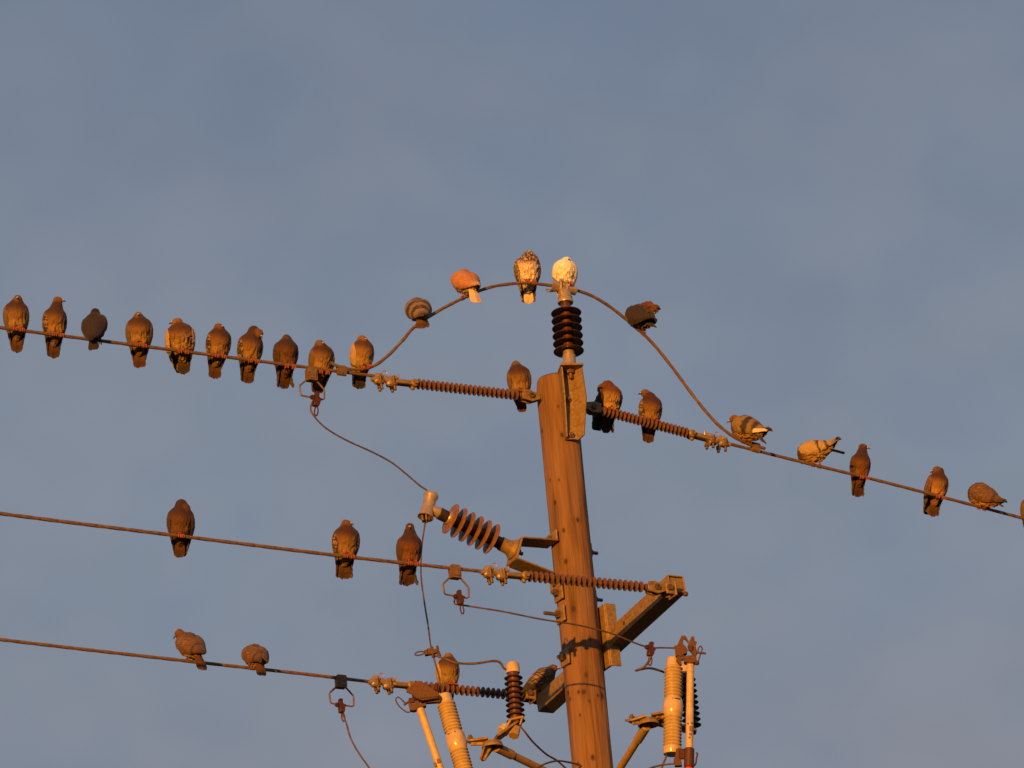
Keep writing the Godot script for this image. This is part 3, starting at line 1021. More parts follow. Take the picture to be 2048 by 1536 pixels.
	cyl(st, f, f - pa * 0.045, 0.010, 10)
	part("stud", st, M.bolt, bk)
	var po := thing("post_insulator", "slanted post insulator with six orange-brown discs left of the pole", "insulator", p0)
	st = mb()
	lathe(st, f + pa * 0.004, pa, [[0.0, 0.0], [0.052, 0.0], [0.054, 0.010], [0.044, 0.022], [0.037, 0.034], [0.036, 0.080], [0.0, 0.080]], 28)
	part("base_fitting", st, M.steel, po)
	st = mb()
	cyl(st, f + pa * 0.06, f + pa * (pl - 0.04), 0.031, 24)
	part("core", st, M.dark_polymer, po)
	for i in 6:
		part("shed", shed_shape(f + pa * (0.130 + 0.0475 * i), pa, 0.081, 0.028, 0.016, 40), M.post_polymer, po)
	st = mb()
	lathe(st, f + pa * (pl - 0.105), pa, [[0.0, 0.0], [0.034, 0.0], [0.036, 0.006], [0.033, 0.014], [0.028, 0.018], [0.026, 0.105], [0.018, 0.118], [0.0, 0.118]], 24)
	part("end_fitting", st, M.cap_metal, po)
	# the spool that the lead is tied to
	st = mb()
	var s0 := W(851, 1035)
	var s1 := W(863, 988)
	var sl := s0.distance_to(s1)
	lathe(st, s0, s1 - s0, [[0.024, 0.004], [0.041, 0.0], [0.039, 0.010], [0.033, 0.028], [0.030, sl * 0.5], [0.032, sl - 0.034], [0.0375, sl - 0.018], [0.038, sl - 0.008], [0.033, sl], [0.0, sl + 0.002]], 32)
	part("spool", st, M.cap_metal, po)
	st = mb()
	for i in 5:
		var a := TAU * i / 5
		cyl(st, s0 + Vector3(cos(a), 0, sin(a)) * 0.018 + up * 0.010, s0 + Vector3(cos(a), 0, sin(a)) * 0.016 - up * 0.020, 0.007, 8)
	part("tie_fitting", st, M.bolt, po)
	st = mb()
	var kb := s0.lerp(s1, 0.42) - pa * 0.040 + v * 0.012
	cyl(st, kb, kb - pa * 0.030 + up * 0.018, 0.010, 10)
	ball(st, kb - pa * 0.032 + up * 0.020, 0.011, 10)
	part("locking_bolt", st, M.cap_metal, po)

# ------------------------------------------------------------------ crossarm
func build_crossarm() -> void:
	var up := Vector3.UP
	var h := 0.090
	var a := hit(1341, 1181.5, u, 0.10)
	var b := hit(1076, 1424, u, 0.10)
	var ax := (a - b).normalized()
	var y := (up - ax * ax.y).normalized()
	var x := y.cross(ax)
	if x.dot(u) < 0: x = -x
	var arm := thing("steel_crossarm", "square steel tube crossarm running behind the pole, open end right", "crossarm", b)
	var t := 0.006
	var mid := (a + b) * 0.5
	var l := a.distance_to(b)
	var st := mb()
	box(st, mid + y * h * 0.5 + x * t * 0.5, Basis(x, ax, x.cross(ax)), Vector3(t, l, h), 0.002)
	part("near_wall", st, M.steel, arm)
	st = mb()
	box(st, mid + y * h * 0.5 + x * (h - t * 0.5), Basis(x, ax, x.cross(ax)), Vector3(t, l, h), 0.002)
	part("far_wall", st, M.steel, arm)
	for s in [t * 0.5, h - t * 0.5]:
		st = mb()
		box(st, mid + y * s + x * h * 0.5, Basis(x, ax, x.cross(ax)), Vector3(h - 2.0 * t - 0.001, l - 0.001, t), 0.0005)
		part("bottom_wall" if s < 0.02 else "top_wall", st, M.steel, arm)
	st = mb()
	box(st, a - ax * 0.014 + y * h * 0.5 + x * h * 0.5, Basis(x, ax, x.cross(ax)), Vector3(h - 2.0 * t - 0.003, 0.004, h - 2.0 * t - 0.003), 0.001)
	part("end_cap", st, M.steel, arm)
	# spare bolt hole
	st = mb()
	var hole := hit(1248, 1246, u, 0.10)
	cyl(st, hole - x * 0.002, hole + x * 0.003, 0.010, 16)
	part("bolt_hole", st, M.ink, arm)
	for e in [[a - ax * 0.004 + x * (h - 0.008) - y * 0.006, 0.012]]:
		st = mb()
		cyl(st, e[0] - x * 0.006, e[0] + x * 0.014, e[1], 12)
		part("end_bolt", st, M.bolt, arm)
	# brackets that take the strain insulators
	for q in [[1312, 1177, 0.72], [1083, 1393, -0.72]]:
		st = mb()
		var c := W(q[0], q[1], q[2])
		var face := c + u * ((0.098 - c.dot(u)))
		for s in [-1.0, 1.0]:
			bar(st, face - u * 0.055 + v * s * 0.026 - up * 0.002, face + v * s * 0.026 - up * 0.002, 0.056, 0.008, up, 0.003)
		box(st, face - u * 0.004, Basis(u, up, v), Vector3(0.010, 0.075, 0.075), 0.003)
		part("lug", st, M.steel, arm)
		st = mb()
		var pc := face - u * 0.038
		cyl(st, pc - v * 0.042, pc + v * 0.042, 0.009, 12)
		hexnut(st, pc + v * 0.030, pc + v * 0.044, 0.016)
		part("lug_pin", st, M.bolt, arm)
	# the channel that seats the arm against the pole
	var gp := thing("gain_plate", "upright steel channel seating the crossarm on the pole's right side", "bracket", u * 0.095 + up * 8.46 + v * 0.06)
	var y1 := hit(1205, 1210, u, 0.09).y
	var y0 := hit(1214, 1337, u, 0.09).y
	st = mb()
	box(st, u * 0.092 + up * (y0 + y1) * 0.5 + v * 0.035, Basis(u, up, v), Vector3(0.018, y1 - y0, 0.105), 0.003)
	part("back_plate", st, M.steel, gp)
	st = mb()
	box(st, u * 0.118 + up * (y0 + y1) * 0.5 + v * 0.090, Basis(u, up, v), Vector3(0.058, y1 - y0, 0.008), 0.003)
	part("flange", st, M.steel, gp)

# ------------------------------------------------------------------ fuses, arresters and their arms
func rib_profile(l: float, core: float, r: float, n: int) -> Array:
	# pale porcelain: cap, ribs, a smooth bulge with the mounting band, ribs, foot
	var p := [[0.0, 0.0], [r * 0.93, 0.0], [r * 0.98, 0.006], [r * 0.98, 0.036]]
	var span := (l - 0.090 - 0.095) * 0.5
	var put := func(h0: float) -> void:
		for i in n:
			var s := span / n
			var h := h0 + s * i
			p.append([core, h + s * 0.10])
			p.append([core + (r - core) * 0.55, h + s * 0.28])
			p.append([r * 0.985, h + s * 0.44])
			p.append([r, h + s * 0.56])
			p.append([r * 0.97, h + s * 0.70])
			p.append([core + (r - core) * 0.6, h + s * 0.88])
	put.call(0.040)
	var m := 0.040 + span
	for q in [[0.96, 0.004], [1.03, 0.014], [1.06, 0.028], [1.07, 0.045], [1.06, 0.062], [1.02, 0.078], [0.90, 0.090]]:
		p.append([r * q[0], m + q[1]])
	put.call(m + 0.095)
	p.append([r * 0.78, l - 0.046])
	p.append([r * 0.80, l - 0.014])
	p.append([r * 0.72, l - 0.004])
	p.append([r * 0.6, l])
	p.append([0.0, l])
	return p

func print_marks(o: Node3D, base: Vector3, ax: Vector3, h: float, r: float, marks: Array) -> void:
	# small stamped maker's marks round the bulge: [angle, width, height]
	for mk in marks:
		var st := mb()
		var b := frame(ax, Vector3(0, 0, 1))
		for i in 4:
			var a0: float = mk[0] + mk[1] * (i / 4.0)
			var a1: float = mk[0] + mk[1] * ((i + 1) / 4.0)
			var d0 := Vector3(sin(a0), 0, cos(a0))
			var d1 := Vector3(sin(a1), 0, cos(a1))
			d0 = (d0 - b.y * d0.dot(b.y)).normalized()
			d1 = (d1 - b.y * d1.dot(b.y)).normalized()
			var lo = base + b.y * (h - mk[2] * 0.5)
			var hi = base + b.y * (h + mk[2] * 0.5)
			quad(st, lo + d0 * r, lo + d1 * r, hi + d1 * r, hi + d0 * r, d0, d1, d1, d0)
		part("stamped_mark", st, M.ink, o)

func arrester(label: String, top: Vector3, foot: Vector3, m: Material, n: int, r: float) -> Node3D:
	var o := thing("surge_arrester", label, "arrester", foot, "surge arresters")
	var ax := (top - foot).normalized()
	var l := top.distance_to(foot)
	var st := mb()
	lathe(st, top - ax * 0.052, ax, [[0.0, 0.0], [0.033, 0.0], [0.033, 0.030], [0.031, 0.046], [0.026, 0.052], [0.0, 0.052]], 24)
	part("cap", st, M.porcelain, o)
	st = mb()
	cyl(st, foot + ax * 0.01, top - ax * 0.04, 0.028, 20)
	part("core", st, m, o)
	var s := (l - 0.052) / n
	for i in n:
		part("shed", drip_shed(foot + ax * (s * i), ax, r, 0.026, s * 0.5), m, o)
	st = mb()
	cyl(st, foot - ax * 0.042, foot + ax * 0.006, 0.017, 14)
	part("ground_stud", st, M.bronze, o)
	return o

func build_cutouts() -> void:
	var up := Vector3.UP
	# ---------- left fuse cutout
	var z := 0.62
	var c0 := Z(937, 1572, z + 0.02)
	var c1 := Z(887, 1389, z)
	var ax := (c1 - c0).normalized()
	var o := thing("fuse_cutout", "left fuse cutout: ribbed pale porcelain, leaning, at bottom edge", "fuse cutout", c0, "fuse cutouts")
	var st := mb()
	lathe(st, c0, ax, rib_profile(c0.distance_to(c1), 0.036, 0.0455, 9), 40)
	part("porcelain_body", st, M.porcelain, o)
	var ll := c0.distance_to(c1)
	print_marks(o, c0, ax, ll * 0.5 + 0.024, 0.0490, [[-0.75, 0.30, 0.004], [-0.36, 0.10, 0.004], [0.05, 0.10, 0.006]])
	st = mb()
	var t0 := Z(884, 1548, z + 0.10)
	var t1 := Z(840, 1417, z + 0.10)
	cyl(st, t0, t1, 0.0185, 24)
	part("fuse_tube", st, M.fibreglass, o)
	var ta := (t1 - t0).normalized()
	st = mb()
	cyl(st, t1 - ta * 0.042, t1 - ta * 0.012, 0.0195, 24)
	part("tube_collar", st, M.porcelain, o)
	st = mb()
	plate(st, [[812.5, 1384], [819, 1375], [829, 1366], [838, 1362], [847, 1366], [864, 1377], [875, 1386], [877.5, 1393], [856, 1396], [834, 1397], [825, 1389]], z + 0.085, 0.012)
	plate(st, [[824, 1392], [845, 1394], [878, 1393], [876, 1399], [846, 1404], [833, 1400]], z + 0.06, 0.05)
	part("top_hood", st, M.bronze, o)
	st = mb()
	plate(st, [[819, 1404], [817, 1410], [820, 1422], [828, 1423], [837, 1419], [852, 1413], [852, 1408], [842, 1410], [836, 1403], [830, 1405], [829, 1410], [822, 1409]], z + 0.10, 0.034)
	box(st, Z(824, 1401, z + 0.09), Basis(cr, cu, -cf), Vector3(0.034, 0.026, 0.03), 0.006)
	part("tube_ferrule", st, M.bronze, o)
	st = mb()
	plate(st, [[840, 1398], [856, 1396], [858, 1402], [880, 1400], [880, 1405], [850, 1407], [842, 1406]], z + 0.04, 0.028)
	part("spring_contact", st, M.bronze, o)
	st = mb()
	tube(st, smooth_path([Z(810, 1406, z + 0.09), Z(803, 1399, z + 0.1), Z(796, 1394, z + 0.1), Z(791.5, 1399, z + 0.1), Z(795, 1408, z + 0.1), Z(803, 1417, z + 0.1), Z(813, 1424, z + 0.1), Z(820, 1424, z + 0.1)], 0.006), 0.0032, 8)
	cyl(st, Z(818, 1403, z + 0.1), Z(808, 1410, z + 0.1), 0.0055, 8)
	part("pull_ring", st, M.bronze, o)
	st = mb()
	box(st, Z(845, 1372, z + 0.06), Basis(cr, cu, -cf), Vector3(0.036, 0.030, 0.028), 0.007)
	hexnut(st, Z(830, 1370, z + 0.07), Z(836, 1372, z + 0.07), 0.013)
	box(st, Z(872, 1374, z + 0.03), Basis(cr, cu, -cf), Vector3(0.022, 0.036, 0.022), 0.006)
	part("line_terminal", st, M.bronze, o)
	for lb in [[877, 1522, 6, 9], [870, 1529, 5, 8]]:
		st = mb()
		var q := Z(lb[0], lb[1], z + 0.121)
		box(st, q, Basis(ta.cross(Vector3(0, 0, 1)).normalized(), ta, Vector3(0, 0, 1)), Vector3(lb[2] * 0.0025, lb[3] * 0.0025, 0.004), 0.001)
		part("printed_label", st, M.label, o)
	# ---------- right fuse cutout
	var zr := 0.62
	var d0 := Z(1344.5, 1509, zr)
	var d1 := Z(1347.5, 1315, zr)
	var dx := (d1 - d0).normalized()
	var rc := thing("fuse_cutout", "right fuse cutout: upright ribbed porcelain beside a white tube", "fuse cutout", d0, "fuse cutouts")
	st = mb()
	lathe(st, d0, dx, rib_profile(d0.distance_to(d1), 0.036, 0.0450, 9), 40)
	part("porcelain_body", st, M.porcelain, rc)
	var rl := d0.distance_to(d1)
	print_marks(rc, d0, dx, rl * 0.5 + 0.022, 0.0486, [[-0.05, 0.07, 0.006], [0.18, 0.62, 0.006]])
	st = mb()
	var r0 := Z(1378.5, 1500, zr + 0.08)
	var r1 := Z(1381, 1322, zr + 0.08)
	var ra := (r1 - r0).normalized()
	cyl(st, r0, r1, 0.0175, 24)
	part("fuse_tube", st, M.fibreglass, rc)
	st = mb()
	cyl(st, r1 - ra * 0.055, r1 - ra * 0.022, 0.0182, 24)
	cyl(st, r0 + ra * 0.060, r0 + ra * 0.215, 0.0182, 24)
	part("paper_band", st, M.porcelain, rc)
	for lb in [[1382, 1457, 6, 11], [1381, 1468, 5, 5], [1376, 1447, 4, 3], [1383, 1446, 3, 4], [1379, 1475, 4, 3]]:
		st = mb()
		box(st, Z(lb[0], lb[1], zr + 0.0985), Basis(ra.cross(Vector3(0, 0, 1)).normalized(), ra, Vector3(0, 0, 1)), Vector3(lb[2] * 0.0024, lb[3] * 0.0024, 0.003), 0.001)
		part("printed_label", st, M.label, rc)
	st = mb()
	plate(st, [[1348.5, 1292], [1354.5, 1291], [1363, 1272], [1371, 1272], [1377.5, 1283], [1375.5, 1286], [1372, 1281], [1367, 1278], [1366, 1288], [1372, 1294], [1376, 1300], [1372, 1307], [1360, 1310], [1351, 1314], [1350, 1302]], zr + 0.05, 0.012)
	plate(st, [[1351, 1303], [1372, 1299], [1374, 1306], [1362, 1316], [1352, 1313]], zr + 0.03, 0.05)
	part("top_hood", st, M.bronze, rc)
	st = mb()
	plate(st, [[1377, 1287], [1383, 1274], [1388.5, 1274], [1389.5, 1282.5], [1393.5, 1284.5], [1391, 1292], [1393.5, 1300], [1395, 1306], [1391, 1313], [1384, 1308], [1378, 1300], [1375, 1293]], zr + 0.085, 0.016)
	box(st, Z(1381.5, 1297, zr + 0.095), Basis(cr, cu, -cf), Vector3(0.024, 0.028, 0.016), 0.004)
	part("latch_horn", st, M.bronze, rc)
	st = mb()
	plate(st, [[1367, 1318], [1376, 1314], [1386, 1313], [1393, 1316], [1394, 1326], [1380, 1329], [1368, 1326]], zr + 0.085, 0.045)
	part("tube_ferrule", st, M.bronze, rc)
	st = mb()
	plate(st, [[1355, 1313], [1368, 1312], [1372, 1318], [1362, 1321], [1364, 1330], [1360, 1330], [1352, 1322]], zr + 0.04, 0.02)
	part("spring_contact", st, M.bronze, rc)
	st = mb()
	tube(st, smooth_path([Z(1395, 1328, zr + 0.1), Z(1398, 1318, zr + 0.1), Z(1402, 1306, zr + 0.1), Z(1404.5, 1298, zr + 0.1), Z(1401, 1292, zr + 0.1), Z(1397, 1297, zr + 0.1), Z(1396, 1307, zr + 0.1)], 0.006), 0.0034, 8)
	cyl(st, Z(1392, 1305, zr + 0.1), Z(1412, 1307, zr + 0.1), 0.0055, 8)
	ball(st, Z(1394, 1326, zr + 0.1), 0.012, 8)
	part("pull_ring", st, M.bronze, rc)
	st = mb()
	plate(st, [[1352, 1500], [1358, 1497], [1364, 1503], [1362, 1515], [1364, 1532], [1350, 1533], [1347, 1522], [1351, 1512]], zr + 0.045, 0.03)
	part("hinge_strap", st, M.bronze, rc)
	st = mb()
	cyl(st, r0 - ra * 0.088, r0 + ra * 0.008, 0.0245, 20)
	box(st, Z(1366, 1508, zr + 0.06), Basis(cr, cu, -cf), Vector3(0.04, 0.05, 0.03), 0.006)
	part("lower_ferrule", st, M.bronze, rc)
	st = mb()
	tube(st, smooth_path([Z(1384, 1534, zr + 0.07), Z(1391, 1528, zr + 0.07), Z(1393, 1516, zr + 0.07), Z(1395, 1508, zr + 0.07), Z(1392, 1505, zr + 0.07)], 0.006), 0.0042, 8)
	part("trigger_hook", st, M.bronze, rc)
	st = mb()
	cyl(st, r0 - ra * 0.130, r0 - ra * 0.083, 0.019, 20)
	part("red_tip", st, M.red, rc)
	# ---------- arresters
	arrester("brown disc arrester with white cap, left of the pole", Z(1025, 1326, 0.57), Z(1032, 1443, 0.57), M.brown_glaze, 9, 0.0455)
	arrester("black disc arrester half hidden behind the right fuse", Z(1369, 1330, 0.40), Z(1384, 1452, 0.40), M.dark_polymer, 9, 0.046)
	# ---------- arms that carry them
	support_arm("left", Z(985, 1491, 0.62), Z(1152, 1572, 0.06), [[941, 1483, 0.62], [1032, 1446, 0.585], [966, 1516, 0.60]], [1014, 1462])
	support_arm("right", Z(1297, 1446, 0.60), Z(1214, 1578, 0.05), [[1264, 1442, 0.62], [1338, 1425, 0.60], [1386, 1462, 0.42]], [1350, 1470])

func support_arm(side: String, cup: Vector3, base: Vector3, ends: Array, iso: Array) -> void:
	var up := Vector3.UP
	var o := thing("support_arm", "pale tubular standoff arm reaching out to the " + side + " fuse", "support arm", base, "standoff arms for the fuses")
	var d := (base - cup).normalized()
	var start := cup + d * 0.062
	var st := mb()
	cyl(st, start + d * 0.085, base, 0.0185, 24)
	part("tube", st, M.arm_tube, o)
	st = mb()
	cyl(st, start - d * 0.035, start + d * 0.095, 0.0235, 24, 0.004)
	part("socket", st, M.arm_tube, o)
	st = mb()
	var r := 0.052
	lathe(st, cup - up * 0.012, up, [[0.040, 0.030], [0.046, 0.006], [0.048, 0.0], [r, 0.0], [r, 0.006], [0.046, 0.024], [0.030, 0.034], [0.0, 0.036]], 28)
	lathe(st, cup - up * 0.012, up, [[0.0, 0.027], [0.041, 0.027]], 28)
	part("cup", st, M.steel, o)
	for e in ends:
		st = mb()
		var q := Z(e[0], e[1], e[2])
		var dir := (q - cup).normalized()
		var sd := up.cross(dir).normalized()
		var a := cup + up * 0.020 + dir * 0.02
		var qq := q
		prism(st, [a + sd * 0.048, qq + sd * 0.022, qq + dir * 0.014 + sd * 0.012, qq + dir * 0.014 - sd * 0.012, qq - sd * 0.022, a - sd * 0.048], dir.cross(sd).normalized(), 0.011)
		bar(st, a - up * 0.012, qq - up * 0.010, 0.010, 0.022, sd, 0.002)
		part("lug_arm", st, M.steel, o)
	st = mb()
	var e0 := Z(ends[0][0], ends[0][1], ends[0][2])
	hexnut(st, e0 + up * 0.002, e0 + up * 0.022, 0.016)
	cyl(st, e0, e0 + up * 0.034, 0.008, 10)
	cyl(st, e0 - up * 0.002, e0 + (Z(ends[0][0] - 14, ends[0][1] - 2, ends[0][2]) - e0), 0.006, 8)
	part("lug_bolt", st, M.bolt, o)
	if side == "left":
		# the arrester's isolator and its strap
		st = mb()
		var a := Z(1019, 1450, 0.57)
		var b := Z(1006, 1462, 0.59)
		var dd := (a - b).normalized()
		lathe(st, b - dd * 0.01, dd, [[0.0, 0.0], [0.026, 0.0], [0.030, 0.008], [0.028, 0.013], [0.030, 0.018], [0.028, 0.023], [0.030, 0.028], [0.026, 0.040], [0.0, 0.044]], 24)
		part("isolator", st, M.porcelain, o)
		st = mb()
		bar(st, Z(1008, 1466, 0.60), Z(1022, 1440, 0.60), 0.012, 0.040, Vector3(1, 0, 0), 0.003)
		bar(st, Z(1020, 1441, 0.60), Z(1046, 1436, 0.585), 0.012, 0.045, up, 0.003)
		bar(st, Z(1046, 1434, 0.585), Z(1040, 1452, 0.585), 0.008, 0.040, Vector3(1, 0, 0), 0.002)
		part("strap", st, M.arm_tube, o)
		st = mb()
		hexnut(st, Z(1027, 1472, 0.60), Z(1031, 1456, 0.58), 0.026)
		part("ground_nut", st, M.arm_tube, o)

# ------------------------------------------------------------------ pigeons
const CELL := 0.0046
var pa: PackedVector3Array
var pd: PackedVector3Array
var pq: PackedFloat32Array
var pr: PackedFloat32Array
var pe: PackedFloat32Array
var pk: PackedFloat32Array
var neck_from := 0

func prim(a: Vector3, b: Vector3, ra: float, rb: float, k: float) -> void:
	pa.append(a)
	pd.append(b - a)
	pq.append(1.0 / maxf((b - a).length_squared(), 1e-8))
	pr.append(ra)
	pe.append(rb - ra)
	pk.append(k)

func field(p: Vector3) -> float:
	var d := 1.0
	for i in pa.size():
		var e := p - pa[i]
		var g := pd[i]
		var t := clampf(e.dot(g) * pq[i], 0.0, 1.0)
		var s := (e - g * t).length() - pr[i] - pe[i] * t
		var k := pk[i]
		var h := k - absf(d - s)
		d = minf(d, s)
		if h > 0.0:
			d -= h * h * 0.25 / k
	return d

func neckness(p: Vector3) -> Vector2:     # how much this point belongs to neck and head, rather than the trunk; and to the head
	var dt := 1.0
	var dn := 1.0
	var dh := 1.0
	for i in pa.size():
		var e := p - pa[i]
		var t := clampf(e.dot(pd[i]) * pq[i], 0.0, 1.0)
		var s := (e - pd[i] * t).length() - pr[i] - pe[i] * t
		if i < neck_from:
			dt = minf(dt, s)
		else:
			dn = minf(dn, s)
			if i == pa.size() - 1: dh = s
	return Vector2(smoothstep(-0.010, 0.012, dt - dn), smoothstep(0.012, 0.002, dh))

func pick(c: Array) -> Color:
	return Color(c[0], c[1], c[2])

func body_mesh(st: SurfaceTool, c: Vector3, X: Vector3, D: Vector3, A: Vector3, s: Dictionary, ruffle: float, seed_: int) -> void:
	var lo := Vector3.ONE * 9.0
	var hi := Vector3.ONE * -9.0
	for i in pa.size():
		var r := maxf(pr[i], pr[i] + pe[i]) + 0.012
		for e in [pa[i], pa[i] + pd[i]]:
			lo = Vector3(minf(lo.x, e.x - r), minf(lo.y, e.y - r), minf(lo.z, e.z - r))
			hi = Vector3(maxf(hi.x, e.x + r), maxf(hi.y, e.y + r), maxf(hi.z, e.z + r))
	var bx := int(ceil((hi.x - lo.x) / CELL / 4.0)) + 1
	var by := int(ceil((hi.y - lo.y) / CELL / 4.0)) + 1
	var bz := int(ceil((hi.z - lo.z) / CELL / 4.0)) + 1
	var nx := bx * 4
	var ny := by * 4
	var nz := bz * 4
	var val := PackedFloat32Array()
	val.resize(nx * ny * nz)
	val.fill(1.0)
	var near := []
	var sx := ny * nz
	for i in bx:
		for j in by:
			for k in bz:
				var d := field(lo + Vector3(i * 4 + 1.5, j * 4 + 1.5, k * 4 + 1.5) * CELL)
				if d > 0.028:
					continue
				if d < -0.028:
					for a in 4:
						for b in 4:
							var o := (i * 4 + a) * sx + (j * 4 + b) * nz + k * 4
							val[o] = -1.0; val[o + 1] = -1.0; val[o + 2] = -1.0; val[o + 3] = -1.0
					continue
				near.append(Vector3i(i * 4, j * 4, k * 4))
				for a in 4:
					for b in 4:
						for e in 4:
							var p := lo + Vector3(i * 4 + a, j * 4 + b, k * 4 + e) * CELL
							var f := field(p)
							var q := p - c
							var al := q.dot(A)
							# soft folds and tufts of the breast and belly feathers
							var fold := noise.get_noise_3d(q.dot(X) * 75.0 + seed_ * 7.1, q.dot(D) * 75.0, al * 26.0)
							var tuft := noise.get_noise_3d(q.dot(X) * 150.0, q.dot(D) * 150.0 + seed_ * 3.3, al * 110.0)
							var soft := smoothstep(0.075, 0.0, al)
							f += (fold * 0.0042 * ruffle * (0.25 + soft) + tuft * 0.0018 * ruffle)
							val[(i * 4 + a) * sx + (j * 4 + b) * nz + k * 4 + e] = f
	var id := PackedInt32Array()
	id.resize(nx * ny * nz)
	id.fill(-1)
	var cnt := 0
	var cells := []
	for blk in near:
		for a in 4:
			for b in 4:
				for e in 4:
					var i: int = blk.x + a
					var j: int = blk.y + b
					var k: int = blk.z + e
					if i >= nx - 1 or j >= ny - 1 or k >= nz - 1:
						continue
					var o := i * sx + j * nz + k
					var v0 := val[o]; var v1 := val[o + sx]; var v2 := val[o + nz]; var v3 := val[o + sx + nz]
					var v4 := val[o + 1]; var v5 := val[o + sx + 1]; var v6 := val[o + nz + 1]; var v7 := val[o + sx + nz + 1]
					var neg := int(v0 < 0.0) + int(v1 < 0.0) + int(v2 < 0.0) + int(v3 < 0.0) + int(v4 < 0.0) + int(v5 < 0.0) + int(v6 < 0.0) + int(v7 < 0.0)
					if neg == 0 or neg == 8:
						continue
					var sum := Vector3.ZERO
					var m := 0
					if (v0 < 0.0) != (v1 < 0.0): sum += Vector3(v0 / (v0 - v1), 0, 0); m += 1
					if (v2 < 0.0) != (v3 < 0.0): sum += Vector3(v2 / (v2 - v3), 1, 0); m += 1
					if (v4 < 0.0) != (v5 < 0.0): sum += Vector3(v4 / (v4 - v5), 0, 1); m += 1
					if (v6 < 0.0) != (v7 < 0.0): sum += Vector3(v6 / (v6 - v7), 1, 1); m += 1
					if (v0 < 0.0) != (v2 < 0.0): sum += Vector3(0, v0 / (v0 - v2), 0); m += 1
					if (v1 < 0.0) != (v3 < 0.0): sum += Vector3(1, v1 / (v1 - v3), 0); m += 1
					if (v4 < 0.0) != (v6 < 0.0): sum += Vector3(0, v4 / (v4 - v6), 1); m += 1
					if (v5 < 0.0) != (v7 < 0.0): sum += Vector3(1, v5 / (v5 - v7), 1); m += 1
					if (v0 < 0.0) != (v4 < 0.0): sum += Vector3(0, 0, v0 / (v0 - v4)); m += 1
					if (v1 < 0.0) != (v5 < 0.0): sum += Vector3(1, 0, v1 / (v1 - v5)); m += 1
					if (v2 < 0.0) != (v6 < 0.0): sum += Vector3(0, 1, v2 / (v2 - v6)); m += 1
					if (v3 < 0.0) != (v7 < 0.0): sum += Vector3(1, 1, v3 / (v3 - v7)); m += 1
					var p := lo + (Vector3(i, j, k) + sum / m) * CELL
					var nn := Vector3((v1 + v3 + v5 + v7) - (v0 + v2 + v4 + v6), (v2 + v3 + v6 + v7) - (v0 + v1 + v4 + v5), (v4 + v5 + v6 + v7) - (v0 + v1 + v2 + v3)).normalized()
					id[o] = cnt
					cnt += 1
					cells.append(Vector3i(i, j, k))
					# plumage colour
					var q := p - c
					var al := q.dot(A)
					var dl := q.dot(D)
					var xl := q.dot(X)
					var w := neckness(p)
					var mott := noise.get_noise_3d(xl * 60.0 + seed_, dl * 60.0, al * 60.0)
					var col := pick(s.belly)
					col = col.lerp(pick(s.vent), smoothstep(-0.045, -0.085, al))
					col = col.lerp(pick(s.back), smoothstep(0.0, 0.03, dl) * smoothstep(0.07, 0.03, al))
					col = col.lerp(pick(s.breast), smoothstep(-0.004, 0.050, al + mott * 0.012 - maxf(dl, 0.0) * 0.3) * 0.9)
					col = col.lerp(pick(s.neck), maxf(w.x, smoothstep(0.030, 0.066, al + mott * 0.008)))
					col = col.lerp(pick(s.head), w.y)
					var strk := noise.get_noise_3d(xl * 95.0 + seed_ * 2.0, dl * 95.0, al * 20.0)
					var pat := 1.0 + mott * 0.34 + strk * 0.42 * smoothstep(0.045, -0.03, al)
					if s.has("spot"):
						var sp := noise.get_noise_3d(xl * 95.0 + 50.0, dl * 95.0, al * 95.0 + seed_)
						col = col.lerp(pick(s.spot), smoothstep(0.16, 0.32, sp) * maxf(w.x, smoothstep(0.02, 0.05, al)) * 0.9)
					st.set_color(Color(col.r * pat, col.g * pat, col.b * pat))
					st.set_normal(nn)
					st.add_vertex(p)
	for cell in cells:
		var o: int = cell.x * sx + cell.y * nz + cell.z
		var v0 := val[o] < 0.0
		if cell.y > 0 and cell.z > 0 and v0 != (val[o + sx] < 0.0):
			face(st, id[o], id[o - nz], id[o - nz - 1], id[o - 1], v0)
		if cell.x > 0 and cell.z > 0 and v0 != (val[o + nz] < 0.0):
			face(st, id[o], id[o - 1], id[o - sx - 1], id[o - sx], v0)
		if cell.x > 0 and cell.y > 0 and v0 != (val[o + 1] < 0.0):
			face(st, id[o], id[o - sx], id[o - sx - nz], id[o - nz], v0)

func face(st: SurfaceTool, a: int, b: int, c: int, d: int, inside: bool) -> void:
	if a < 0 or b < 0 or c < 0 or d < 0:
		return
	if inside:
		st.add_index(a); st.add_index(c); st.add_index(b)
		st.add_index(a); st.add_index(d); st.add_index(c)
	else:
		st.add_index(a); st.add_index(b); st.add_index(c)
		st.add_index(a); st.add_index(c); st.add_index(d)

func table(t: Array, s: float) -> float:
	var f := clampf(s, 0.0, 1.0) * (t.size() - 1)
	var i := mini(int(f), t.size() - 2)
	var w := f - i
	w = w * w * (3.0 - 2.0 * w)
	return lerpf(t[i], t[i + 1], w)

const WING_A := [0.066, 0.050, 0.022, -0.014, -0.050, -0.085, -0.115, -0.138, -0.156]
const WING_R := [0.054, 0.067, 0.0750, 0.0735, 0.0610, 0.0460, 0.0350, 0.0280, 0.0235]
const WING_0 := [0.0, -20.0, -32.0, -36.0, -32.0, -18.0, 4.0, 26.0, 42.0]
const WING_1 := [16.0, 44.0, 66.0, 84.0, 95.0, 97.0, 96.0, 88.0, 66.0]

